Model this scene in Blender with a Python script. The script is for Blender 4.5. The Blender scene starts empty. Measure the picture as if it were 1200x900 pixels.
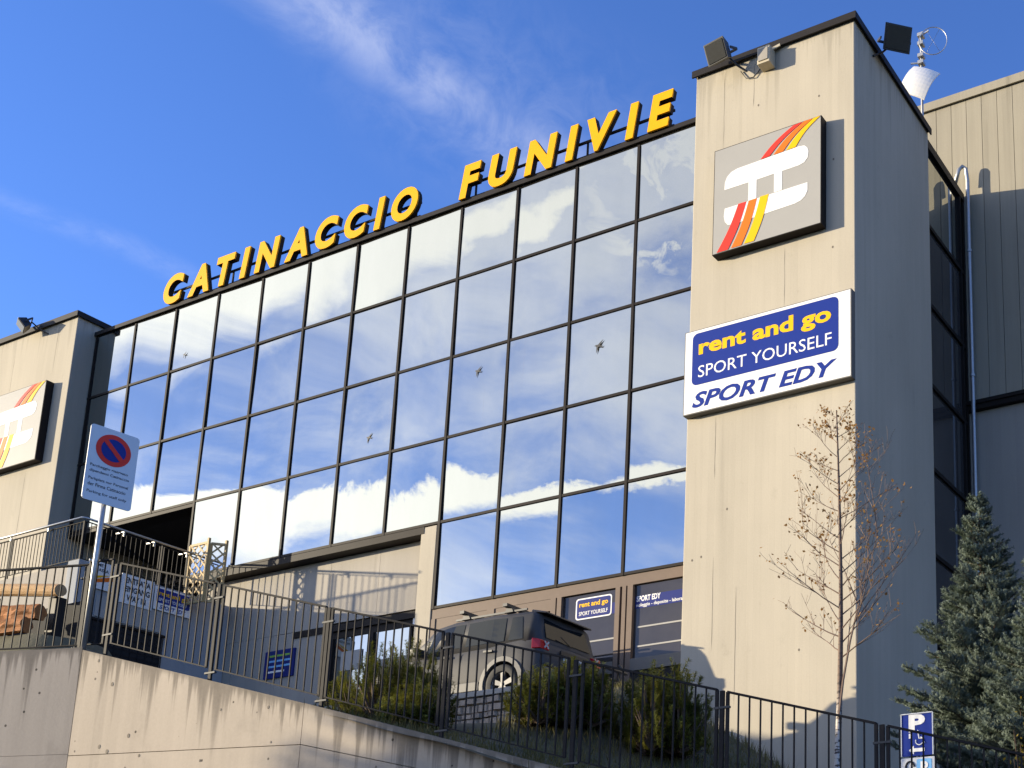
import bpy, bmesh, math, random
from mathutils import Vector, Matrix, noise as mnoise

random.seed(7)
R = math.radians
scene = bpy.context.scene
COL = scene.collection

# ------------------------------------------------------------------ camera
YAW, PITCH, ROLL = 0.451985, 0.220834, -0.004408
ca, sa, cb, sb, cc, sc_ = (math.cos(YAW), math.sin(YAW), math.cos(PITCH), math.sin(PITCH), math.cos(ROLL), math.sin(ROLL))
fwd = Vector((-sa * cb, ca * cb, sb)); rt = Vector((ca, sa, 0)); up = rt.cross(fwd)
r2 = cc * rt + sc_ * up; u2 = -sc_ * rt + cc * up
cam_d = bpy.data.cameras.new('camera'); cam = bpy.data.objects.new('camera', cam_d); COL.objects.link(cam)
cam.matrix_world = Matrix(((r2.x, u2.x, -fwd.x, 0), (r2.y, u2.y, -fwd.y, 0), (r2.z, u2.z, -fwd.z, 0), (0, 0, 0, 1)))
cam_d.sensor_fit = 'HORIZONTAL'; cam_d.sensor_width = 36.0
cam_d.lens = 1459.24 / 1200 * 36.0
cam_d.shift_x = (600 - 1007.12) / 1200; cam_d.shift_y = (831.06 - 450) / 1200
cam_d.clip_start = 0.1; cam_d.clip_end = 5000
scene.camera = cam

# ------------------------------------------------------------------ light
SUN_AZ, SUN_EL = R(62), R(9.2)          # azimuth from -Y towards -X
to_sun = Vector((-math.sin(SUN_AZ) * math.cos(SUN_EL), -math.cos(SUN_AZ) * math.cos(SUN_EL), math.sin(SUN_EL)))
sun_d = bpy.data.lights.new('sun', 'SUN'); sun = bpy.data.objects.new('sun', sun_d); COL.objects.link(sun)
sun_d.energy = 5.0; sun_d.angle = R(0.55); sun_d.color = (1.0, 0.86, 0.62)
sun.rotation_euler = to_sun.to_track_quat('Z', 'Y').to_euler()
sun.location = to_sun * 80

scene.view_settings.view_transform = 'Standard'
scene.view_settings.look = 'None'
scene.view_settings.exposure = 0.95
scene.view_settings.gamma = 1.0
scene.cycles.use_denoising = True
scene.cycles.caustics_reflective = False
scene.cycles.caustics_refractive = False
scene.cycles.max_bounces = 6
scene.cycles.transparent_max_bounces = 6


class NT:
    """small helper to wire shader nodes"""
    def __init__(s, tree):
        s.t = tree; s.n = tree.nodes; s.l = tree.links

    def node(s, typ, **kw):
        n = s.n.new(typ)
        for k, v in kw.items():
            setattr(n, k, v)
        return n

    def link(s, a, b):
        s.l.new(a, b)

    def val(s, sock, v):
        if hasattr(v, 'is_linked') or isinstance(v, bpy.types.NodeSocket):
            s.l.new(v, sock)
        else:
            sock.default_value = v

    def math(s, op, a, b=None, c=None, clamp=False):
        n = s.node('ShaderNodeMath', operation=op, use_clamp=clamp)
        s.val(n.inputs[0], a)
        if b is not None: s.val(n.inputs[1], b)
        if c is not None: s.val(n.inputs[2], c)
        return n.outputs[0]

    def vmath(s, op, a, b=None):
        n = s.node('ShaderNodeVectorMath', operation=op)
        s.val(n.inputs[0], a)
        if b is not None: s.val(n.inputs[1], b)
        return n.outputs['Value'] if op in ('DOT_PRODUCT', 'LENGTH') else n.outputs[0]

    def sstep(s, x, lo, hi):
        n = s.node('ShaderNodeMapRange', interpolation_type='SMOOTHSTEP')
        s.val(n.inputs[0], x); s.val(n.inputs[1], lo); s.val(n.inputs[2], hi)
        n.inputs[3].default_value = 0; n.inputs[4].default_value = 1
        return n.outputs[0]

    def noise(s, vec, scale, detail=4, rough=0.55, dist=0.0):
        n = s.node('ShaderNodeTexNoise')
        s.val(n.inputs['Vector'], vec); n.inputs['Scale'].default_value = scale
        n.inputs['Detail'].default_value = detail; n.inputs['Roughness'].default_value = rough
        n.inputs['Distortion'].default_value = dist
        return n.outputs['Fac']

    def mix(s, f, a, b, mode='MIX'):
        n = s.node('ShaderNodeMix', data_type='RGBA', blend_type=mode)
        s.val(n.inputs[0], f); s.val(n.inputs[6], a); s.val(n.inputs[7], b)
        return n.outputs[2]

    def scalevec(s, vec, xyz):
        n = s.node('ShaderNodeMapping'); s.val(n.inputs[0], vec)
        n.inputs['Scale'].default_value = xyz
        return n.outputs[0]


# ------------------------------------------------------------------ world: clear sky ahead, thin bright cloud on the sun's side
world = bpy.data.worlds.new('World'); scene.world = world; world.use_nodes = True
w = NT(world.node_tree); w.n.clear()
sky = w.node('ShaderNodeTexSky', sky_type='NISHITA')
sky.sun_disc = False; sky.sun_elevation = SUN_EL
sky.sun_rotation = math.atan2(to_sun.x, to_sun.y)
sky.altitude = 1400; sky.air_density = 1.0; sky.dust_density = 0.1; sky.ozone_density = 2.0
D = w.node('ShaderNodeTexCoord').outputs['Generated']
hs = w.node('ShaderNodeHueSaturation'); hs.inputs['Saturation'].default_value = 1.12
w.link(sky.outputs[0], hs.inputs['Color'])
skyc = w.mix(1.0, hs.outputs[0], (1.0, 1.05, 1.58, 1.0), 'MULTIPLY')      # the photograph's deep autumn blue
sep = w.node('ShaderNodeSeparateXYZ'); w.link(D, sep.inputs[0])
dx, dy, dz = sep.outputs
DEG = 57.29578
A = w.math('MULTIPLY', w.math('ARCTAN2', dx, w.math('MULTIPLY', dy, -1.0)), DEG)     # azimuth from -Y, negative towards the sun
E_ = w.math('MULTIPLY', w.math('ARCSINE', dz), DEG)
n_big = w.noise(w.scalevec(D, (3.2, 3.2, 6.5)), 1.0, 6, 0.6, 0.3)
n_mid = w.noise(w.scalevec(D, (9, 9, 20)), 1.0, 7, 0.6, 0.2)
n_fine = w.noise(w.scalevec(D, (26, 26, 40)), 1.0, 5, 0.65, 0.4)
# veil of thin cloud over the sun's half of the sky
sunside = w.vmath('DOT_PRODUCT', D, tuple(to_sun))
veil = w.math('MULTIPLY', w.sstep(sunside, 0.05, 0.9), w.sstep(w.math('ADD', w.math('MULTIPLY', n_big, 0.75), w.math('MULTIPLY', n_mid, 0.25)), 0.36, 0.62))
veil = w.math('ADD', w.math('MULTIPLY', veil, 0.56), w.math('MULTIPLY', w.sstep(sunside, 0.25, 0.85), 0.06))
veil = w.math('MULTIPLY', veil, w.sstep(dy, 0.15, -0.2))
# high band of white cloud and the low cumulus bank, in azimuth / elevation
wob = w.math('MULTIPLY', w.math('SUBTRACT', n_mid, 0.5), 5.0)
wobf = w.math('MULTIPLY', w.math('SUBTRACT', n_fine, 0.5), 2.4)
c1 = w.math('MULTIPLY_ADD', A, 0.46, 26.4 + 0.46 * 59.0)
d1 = w.math('ABSOLUTE', w.math('ADD', w.math('SUBTRACT', E_, c1), wob))
w1 = w.math('MAXIMUM', w.math('MULTIPLY_ADD', A, -0.16, 1.0 - 0.16 * 44.0), 0.35)
band1 = w.math('SUBTRACT', 1.0, w.sstep(d1, w.math('MULTIPLY', w1, 0.35), w.math('ADD', w1, 1.1)))
c2 = w.math('MULTIPLY_ADD', A, 0.255, 23.5 + 0.255 * 35.0)
d2 = w.math('ADD', w.math('SUBTRACT', E_, c2), w.math('ADD', w.math('MULTIPLY', wob, 0.55), w.math('MULTIPLY', wobf, 0.6)))
w2 = w.math('MAXIMUM', w.math('MULTIPLY_ADD', A, -0.06, 0.36 - 0.06 * 35.0), 0.33)
top2 = w.math('SUBTRACT', 1.0, w.sstep(d2, w.math('SUBTRACT', w2, 0.25), w.math('ADD', w2, 0.15)))
bot2 = w.sstep(d2, w.math('MULTIPLY', w2, -1.6), w.math('MULTIPLY', w2, -0.4))
bank2 = w.math('MULTIPLY', top2, bot2)
# mackerel flecks higher up
puff = w.noise(w.scalevec(D, (34, 34, 46)), 1.0, 4, 0.62, 0.6)
fleck = w.math('MULTIPLY', w.sstep(w.math('ADD', w.math('MULTIPLY', puff, 0.8), w.math('MULTIPLY', n_mid, 0.2)), 0.40, 0.60), w.sstep(E_, 30.0, 32.5))
fleck = w.math('MULTIPLY', fleck, w.math('MULTIPLY', w.sstep(A, -43.0, -38.0), w.sstep(A, 20.0, -10.0)))
backhalf = w.sstep(dy, 0.1, -0.1)
thick = w.math('MAXIMUM', w.math('MAXIMUM', w.math('MULTIPLY', band1, 0.97), bank2), w.math('MULTIPLY', fleck, 0.75))
thick = w.math('MULTIPLY', thick, backhalf)
# faint streaks of cirrus in the clear half
def streak(nrm, mid, width, half, amt, sc):
    off = w.math('MULTIPLY', w.math('SUBTRACT', n_mid, 0.5), 0.022)
    dd = w.math('ABSOLUTE', w.math('ADD', w.vmath('DOT_PRODUCT', D, nrm), off))
    m = w.math('SUBTRACT', 1.0, w.sstep(dd, 0.0, width))
    al = w.sstep(w.vmath('DOT_PRODUCT', D, mid), math.cos(R(half)), math.cos(R(half * 0.35)))
    tex = w.sstep(w.noise(w.scalevec(D, sc), 1.0, 6, 0.65, 0.5), 0.3, 0.72)
    return w.math('MULTIPLY', w.math('MULTIPLY', m, al), w.math('MULTIPLY', tex, amt))
s1 = streak((-0.672, 0.10, -0.734), (-0.59, 0.525, 0.613), 0.042, 13, 0.26, (14, 9, 22))
s2 = streak((-0.475, 0.126, -0.871), (-0.74, 0.46, 0.485), 0.012, 9, 0.09, (20, 20, 30))
s3 = streak((-0.60, 0.20, -0.775), (-0.52, 0.54, 0.66), 0.12, 10, 0.09, (40, 30, 40))
cir = w.math('ADD', w.math('MAXIMUM', s1, s3), s2)
haze_low = w.math('MULTIPLY', w.math('MULTIPLY', w.sstep(E_, 17.0, 10.0), w.sstep(sunside, 0.3, 0.8)), 0.85)      # bright haze above the horizon under the sun
dens = w.math('MAXIMUM', w.math('MAXIMUM', w.math('MAXIMUM', veil, haze_low), thick), w.math('MULTIPLY', cir, w.sstep(dy, -0.1, 0.1)), clamp=True)
glow = w.math('POWER', w.math('MAXIMUM', sunside, 0.0), 6.0)
cl_b = w.math('MULTIPLY_ADD', glow, 5.0, 5.6)
clc = w.node('ShaderNodeCombineColor')
w.link(w.math('MULTIPLY', cl_b, 1.0), clc.inputs[0]); w.link(w.math('MULTIPLY', cl_b, 0.985), clc.inputs[1]); w.link(w.math('MULTIPLY', cl_b, 0.97), clc.inputs[2])
final = w.mix(dens, skyc, clc.outputs[0])
bg = w.node('ShaderNodeBackground'); bg.inputs[1].default_value = 0.13
w.link(final, bg.inputs[0])
wo = w.node('ShaderNodeOutputWorld'); w.link(bg.outputs[0], wo.inputs[0])

# ------------------------------------------------------------------ materials
MATS = {}

def new_mat(name):
    m = bpy.data.materials.new(name); m.use_nodes = True
    t = NT(m.node_tree); b = m.node_tree.nodes['Principled BSDF']
    MATS[name] = m
    return m, t, b

def plain(name, col, rough=0.6, metal=0.0, var=0.12, vscale=6.0, bump=0.0, bscale=60.0, spec=0.5, stretch=(1, 1, 1)):
    m, t, b = new_mat(name)
    pos = t.node('ShaderNodeNewGeometry').outputs['Position']
    v = t.scalevec(pos, stretch)
    n = t.noise(v, vscale, 5, 0.6)
    f = t.math('MULTIPLY_ADD', t.math('SUBTRACT', n, 0.5), var * 2.4, 1.0)
    cn = t.node('ShaderNodeCombineColor')
    for i in range(3):
        t.link(t.math('MULTIPLY', f, col[i]), cn.inputs[i])
    t.link(cn.outputs[0], b.inputs['Base Color'])
    b.inputs['Roughness'].default_value = rough; b.inputs['Metallic'].default_value = metal
    b.inputs['Specular IOR Level'].default_value = spec
    if bump:
        bn = t.node('ShaderNodeBump'); bn.inputs['Strength'].default_value = bump; bn.inputs['Distance'].default_value = 0.01
        t.link(t.noise(v, bscale, 3, 0.6), bn.inputs['Height']); t.link(bn.outputs[0], b.inputs['Normal'])
    return m

def concrete(name, col, streaks=0.5, board=0.13, holes=False, dirt=0.35, drips=False):
    m, t, b = new_mat(name)
    pos = t.node('ShaderNodeNewGeometry').outputs['Position']
    big = t.noise(t.scalevec(pos, (0.5, 0.5, 0.28)), 1.0, 4, 0.55)
    st = t.noise(t.scalevec(pos, (5.5, 5.5, 0.22)), 1.0, 5, 0.6)
    fine = t.noise(pos, 30, 4, 0.65)
    f = t.math('ADD', 1.0, t.math('MULTIPLY', t.math('SUBTRACT', big, 0.5), 0.35))
    f = t.math('ADD', f, t.math('MULTIPLY', t.math('SUBTRACT', st, 0.5), streaks))
    f = t.math('ADD', f, t.math('MULTIPLY', t.math('SUBTRACT', fine, 0.5), 0.16))
    # boards of the formwork
    sx = t.node('ShaderNodeSeparateXYZ'); t.link(pos, sx.inputs[0])
    along = t.math('ADD', sx.outputs[0], sx.outputs[1])
    cell = t.math('FRACT', t.math('DIVIDE', along, board))
    edge = t.math('MINIMUM', cell, t.math('SUBTRACT', 1.0, cell))
    seam = t.math('SUBTRACT', 1.0, t.sstep(edge, 0.0, 0.07))
    wn = t.node('ShaderNodeTexWhiteNoise', noise_dimensions='1D'); t.link(t.math('FLOOR', t.math('DIVIDE', along, board)), wn.inputs['W'])
    f = t.math('ADD', f, t.math('MULTIPLY', t.math('SUBTRACT', wn.outputs['Value'], 0.5), 0.035))
    f = t.math('SUBTRACT', f, t.math('MULTIPLY', seam, 0.018))
    # dark runs
    run = t.noise(t.scalevec(pos, (3.1, 3.1, 0.09)), 1.0, 3, 0.5)
    f = t.math('SUBTRACT', f, t.math('MULTIPLY', t.sstep(run, 0.60, 0.78), dirt))
    if holes:
        vo = t.node('ShaderNodeTexVoronoi'); vo.inputs['Scale'].default_value = 4.2; t.link(pos, vo.inputs['Vector'])
        vo.inputs['Randomness'].default_value = 1.0
        f = t.math('MULTIPLY', f, t.math('ADD', 0.25, t.math('MULTIPLY', t.sstep(vo.outputs['Distance'], 0.05, 0.085), 0.75)))
    if drips == 'tower':          # faint runs below the coping
        below = t.math('SUBTRACT', 20.2, sx.outputs[2])
        dn = t.noise(t.scalevec(pos, (6.0, 6.0, 0.10)), 1.0, 4, 0.6)
        reach = t.math('MULTIPLY', t.sstep(dn, 0.44, 0.75), 2.6)
        f = t.math('SUBTRACT', f, t.math('MULTIPLY', t.math('SUBTRACT', 1.0, t.sstep(below, t.math('MULTIPLY', reach, 0.1), t.math('ADD', reach, 0.12))), 0.16))
        sp = t.noise(t.scalevec(pos, (2.2, 2.2, 1.6)), 1.0, 6, 0.7)
        f = t.math('SUBTRACT', f, t.math('MULTIPLY', t.sstep(sp, 0.60, 0.74), 0.10))
    elif drips:      # dirt washed down from the sloping top edge of the wall, and blotches
        topz = t.math('MINIMUM', t.math('MULTIPLY_ADD', sx.outputs[0], -0.283, 3.97 - 0.283 * 14.4), 4.02)
        below = t.math('SUBTRACT', topz, sx.outputs[2])
        dn = t.noise(t.scalevec(pos, (7.0, 7.0, 0.12)), 1.0, 4, 0.6)
        reach = t.math('MULTIPLY', t.sstep(dn, 0.42, 0.75), 1.3)
        dm = t.math('SUBTRACT', 1.0, t.sstep(below, t.math('MULTIPLY', reach, 0.15), t.math('ADD', reach, 0.10)))
        f = t.math('SUBTRACT', f, t.math('MULTIPLY', dm, 0.5))
        bl = t.noise(t.scalevec(pos, (1.1, 1.1, 0.8)), 1.0, 5, 0.65)
        f = t.math('SUBTRACT', f, t.math('MULTIPLY', t.sstep(bl, 0.52, 0.70), 0.16))
    f = t.math('MAXIMUM', f, 0.15)
    cn = t.node('ShaderNodeCombineColor')
    for i in range(3):
        t.link(t.math('MULTIPLY', f, col[i]), cn.inputs[i])
    t.link(cn.outputs[0], b.inputs['Base Color'])
    b.inputs['Roughness'].default_value = 0.85; b.inputs['Specular IOR Level'].default_value = 0.08
    bn = t.node('ShaderNodeBump'); bn.inputs['Strength'].default_value = 0.35; bn.inputs['Distance'].default_value = 0.012
    h = t.math('SUBTRACT', t.math('ADD', t.math('MULTIPLY', fine, 0.35), t.math('MULTIPLY', wn.outputs['Value'], 0.15)), t.math('MULTIPLY', seam, 0.12))
    t.link(h, bn.inputs['Height']); t.link(bn.outputs[0], b.inputs['Normal'])
    return m

M_TOWER = concrete('tower_concrete', (0.445, 0.40, 0.318), 0.14, 0.16, dirt=0.12, drips='tower')
M_WALL = concrete('wall_concrete', (0.43, 0.37, 0.295), 0.3, 2.6, holes=True, dirt=0.3, drips=True)
M_LOWER = concrete('lower_wall_concrete', (0.36, 0.33, 0.285), 0.25, 0.4, dirt=0.25)
M_HALL = concrete('hall_panel_concrete', (0.33, 0.30, 0.235), 0.3, 0.09, dirt=0.3)
M_LANDING = concrete('landing_render', (0.32, 0.33, 0.34), 0.2, 0.8, dirt=0.15)
M_STONE = plain('rubble_stone', (0.36, 0.285, 0.215), 0.9, 0, 0.5, 9, 0.9, 40)
M_FRAME = plain('dark_frame_metal', (0.022, 0.018, 0.016), 0.5, 0.0, 0.25, 3, spec=0.08)
M_COPING = plain('coping_sheet_metal', (0.03, 0.027, 0.026), 0.5, 0.0, 0.2, 2, spec=0.08)
M_BRONZE = plain('bronze_door_frame', (0.17, 0.128, 0.10), 0.5, 0.0, 0.1, 4, spec=0.1)
M_RAIL = plain('railing_steel', (0.026, 0.024, 0.024), 0.6, 0.0, 0.3, 20, spec=0.06)
M_CLAMP = plain('clamp_steel', (0.07, 0.07, 0.07), 0.6, 0.0, 0.2, 15, spec=0.2)
M_GALV = plain('galvanised_steel', (0.42, 0.42, 0.41), 0.45, 0.8, 0.2, 15)
M_BLACK = plain('black_plastic', (0.018, 0.018, 0.02), 0.45, 0, 0.1, 10)
M_DARKIN = plain('dark_interior', (0.012, 0.012, 0.014), 0.9, 0, 0.2, 2)
M_YELLOW = plain('yellow_letter_face', (0.80, 0.39, 0.004), 0.5, 0, 0.05, 3, spec=0.1)
M_LETSIDE = plain('letter_side', (0.03, 0.024, 0.018), 0.5, 0, 0.2, 5, spec=0.1)
M_SIGNGREY = plain('sign_grey_face', (0.36, 0.35, 0.325), 0.45, 0, 0.04, 2, spec=0.1)
M_WHITE = plain('white_print', (0.80, 0.79, 0.76), 0.45, 0, 0.03, 4, spec=0.1)
M_RED = plain('red_stripe', (0.72, 0.05, 0.035), 0.45, 0, 0.04, 4, spec=0.1)
M_ORANGE = plain('orange_stripe', (0.80, 0.17, 0.02), 0.45, 0, 0.04, 4, spec=0.1)
M_YSTRIPE = plain('yellow_stripe', (0.83, 0.47, 0.01), 0.45, 0, 0.04, 4, spec=0.1)
M_BLUE = plain('blue_print', (0.016, 0.036, 0.235), 0.4, 0, 0.04, 4, spec=0.1)
M_NAVY = plain('navy_print', (0.02, 0.03, 0.16), 0.4, 0, 0.04, 4, spec=0.1)
M_LBLUE = plain('light_blue_print', (0.20, 0.45, 0.75), 0.4, 0, 0.04, 4, spec=0.1)
M_GREENP = plain('green_print', (0.25, 0.45, 0.08), 0.4, 0, 0.04, 4, spec=0.1)
M_INK = plain('black_print', (0.03, 0.03, 0.035), 0.5, 0, 0.05, 6, spec=0.1)
M_CRACK = plain('dark_joint', (0.20, 0.175, 0.14), 0.9, 0, 0.3, 8, spec=0.05)
M_SIGNBACK = plain('sign_sheet', (0.52, 0.53, 0.54), 0.4, 0.2, 0.06, 6)
M_WOOD = plain('log_wood', (0.42, 0.27, 0.14), 0.75, 0, 0.3, 3, 0.5, 40, stretch=(1, 8, 8), spec=0.1)
M_REDWOOD = plain('split_log_wood', (0.32, 0.13, 0.045), 0.7, 0, 0.4, 3, 0.5, 40, stretch=(1, 8, 8), spec=0.1)
M_TRELLIS = plain('trellis_wood', (0.46, 0.33, 0.15), 0.7, 0, 0.2, 9)
M_TYRE = plain('tyre_rubber', (0.02, 0.02, 0.02), 0.8, 0, 0.15, 20)
M_RIM = plain('alloy_rim', (0.15, 0.147, 0.143), 0.5, 0.2, 0.05, 10)
M_CLAD = plain('grey_cladding', (0.12, 0.115, 0.105), 0.6, 0, 0.1, 20)
M_LAMPRED = plain('tail_lamp_red', (0.45, 0.01, 0.012), 0.15, 0, 0.05, 10)
M_LAMPWHITE = plain('tail_lamp_clear', (0.5, 0.47, 0.45), 0.15, 0, 0.05, 10)
M_PLATE = plain('number_plate', (0.55, 0.55, 0.53), 0.4, 0, 0.05, 10)
M_CREAM = plain('cream_plastic', (0.50, 0.43, 0.30), 0.5, 0, 0.08, 10)
M_WHITEPOLE = plain('white_antenna_paint', (0.82, 0.80, 0.77), 0.5, 0, 0.03, 6)
M_DECAL = plain('bird_decal', (0.02, 0.02, 0.022), 0.6, 0, 0.1, 10)
M_LAMPGLASS = plain('floodlight_glass', (0.05, 0.05, 0.048), 0.12, 0.2, 0.1, 6)
M_ASPHALT = plain('asphalt', (0.05, 0.05, 0.052), 0.9, 0, 0.25, 3, 0.6, 90)
M_GROUND = plain('meadow_ground', (0.07, 0.085, 0.04), 0.95, 0, 0.4, 0.4, 0.5, 6)
M_BANK = plain('bank_soil', (0.075, 0.068, 0.036), 0.95, 0, 0.55, 2.5, 0.9, 20)
M_PARK = plain('parking_asphalt', (0.10, 0.095, 0.09), 0.95, 0, 0.2, 2)

def paint(name, col, metal=0.0, rough=0.3):
    m = plain(name, col, rough, metal, 0.04, 8)
    b = m.node_tree.nodes['Principled BSDF']
    b.inputs['Coat Weight'].default_value = 0.08; b.inputs['Specular IOR Level'].default_value = 0.15; b.inputs['Coat Roughness'].default_value = 0.06
    return m
M_PAINT = paint('grey_car_paint', (0.055, 0.054, 0.055), 0.0, 0.5)
M_BLACKPAINT = paint('black_car_paint', (0.012, 0.012, 0.014), 0.0, 0.3)

def car_glass():
    m = plain('tinted_car_glass', (0.010, 0.013, 0.016), 0.04, 0, 0.0, 3, spec=0.3)
    return m
M_CARGLASS = car_glass()

def mirror_glass():
    m, t, b = new_mat('mirror_glass')
    pos = t.node('ShaderNodeNewGeometry').outputs['Position']
    n = t.noise(t.scalevec(pos, (1.3, 1.3, 0.35)), 1.0, 4, 0.6)
    c = t.mix(n, (0.395, 0.415, 0.39, 1), (0.455, 0.47, 0.445, 1))
    t.link(c, b.inputs['Base Color'])
    b.inputs['Metallic'].default_value = 1.0
    b.inputs['Roughness'].default_value = 0.0
    # a film of dust that runs down in streaks
    st = t.noise(t.scalevec(pos, (9, 9, 0.25)), 1.0, 3, 0.5)
    d = t.node('ShaderNodeBsdfDiffuse'); d.inputs[0].default_value = (0.42, 0.39, 0.34, 1)
    mx = t.node('ShaderNodeMixShader')
    t.link(t.math('MULTIPLY_ADD', t.sstep(st, 0.66, 0.80), 0.10, 0.035), mx.inputs[0])
    t.link(b.outputs[0], mx.inputs[1]); t.link(d.outputs[0], mx.inputs[2])
    t.link(mx.outputs[0], t.n['Material Output'].inputs[0])
    return m
M_MIRROR = mirror_glass()
M_SHOPGLASS = plain('shop_window_glass', (0.05, 0.046, 0.045), 0.03, 0, 0.35, 1.2, spec=0.4)

def leafy(name, c1, c2, scale=2.0, trans=0.25, rough=0.6):
    m, t, b = new_mat(name)
    pos = t.node('ShaderNodeNewGeometry').outputs['Position']
    n = t.noise(pos, scale, 4, 0.6)
    n2 = t.noise(pos, scale * 14, 2, 0.5)
    f = t.sstep(t.math('ADD', t.math('MULTIPLY', n, 0.6), t.math('MULTIPLY', n2, 0.4)), 0.32, 0.68)
    c = t.mix(f, (*c1, 1), (*c2, 1))
    t.link(c, b.inputs['Base Color']); b.inputs['Roughness'].default_value = rough
    b.inputs['Specular IOR Level'].default_value = 0.25
    tr = t.node('ShaderNodeBsdfTranslucent'); t.link(c, tr.inputs[0])
    mx = t.node('ShaderNodeMixShader'); mx.inputs[0].default_value = trans
    t.link(b.outputs[0], mx.inputs[1]); t.link(tr.outputs[0], mx.inputs[2])
    t.link(mx.outputs[0], t.n['Material Output'].inputs[0])
    return m
M_MUGO = leafy('mugo_needles', (0.085, 0.11, 0.022), (0.32, 0.30, 0.055), 2.2)
M_SPRUCE = leafy('blue_spruce_needles', (0.055, 0.08, 0.06), (0.18, 0.22, 0.175), 1.8)
M_LEAF = leafy('autumn_birch_leaf', (0.26, 0.11, 0.03), (0.42, 0.26, 0.09), 5, 0.4)
M_SHRUBLEAF = leafy('yellow_shrub_leaf', (0.20, 0.15, 0.02), (0.34, 0.26, 0.04), 3, 0.4)
M_GRASS = leafy('dry_grass', (0.08, 0.08, 0.025), (0.19, 0.16, 0.06), 1.5, 0.3)
M_BARK = plain('spruce_bark', (0.10, 0.065, 0.045), 0.9, 0, 0.4, 12, 0.8, 40)
M_TWIG = plain('dry_twig', (0.15, 0.10, 0.075), 0.85, 0, 0.3, 12)

def birch_bark():
    m, t, b = new_mat('birch_bark')
    pos = t.node('ShaderNodeNewGeometry').outputs['Position']
    sx = t.node('ShaderNodeSeparateXYZ'); t.link(pos, sx.inputs[0])
    n = t.noise(t.scalevec(pos, (9, 9, 26)), 1.0, 4, 0.6)
    dark = t.sstep(n, 0.50, 0.60)
    backlit = t.sstep(sx.outputs[2], 3.0, 4.0)         # white bark low on the stem; brown above paints its backlit tone
    c = t.mix(backlit, (0.55, 0.50, 0.44, 1), (0.13, 0.085, 0.06, 1))
    c = t.mix(dark, c, (0.05, 0.035, 0.03, 1))
    t.link(c, b.inputs['Base Color']); b.inputs['Roughness'].default_value = 0.75
    return m
M_BIRCH = birch_bark()

# ------------------------------------------------------------------ mesh helpers
WL = {}          # world location of every object, to keep parenting by plain offsets

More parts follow.
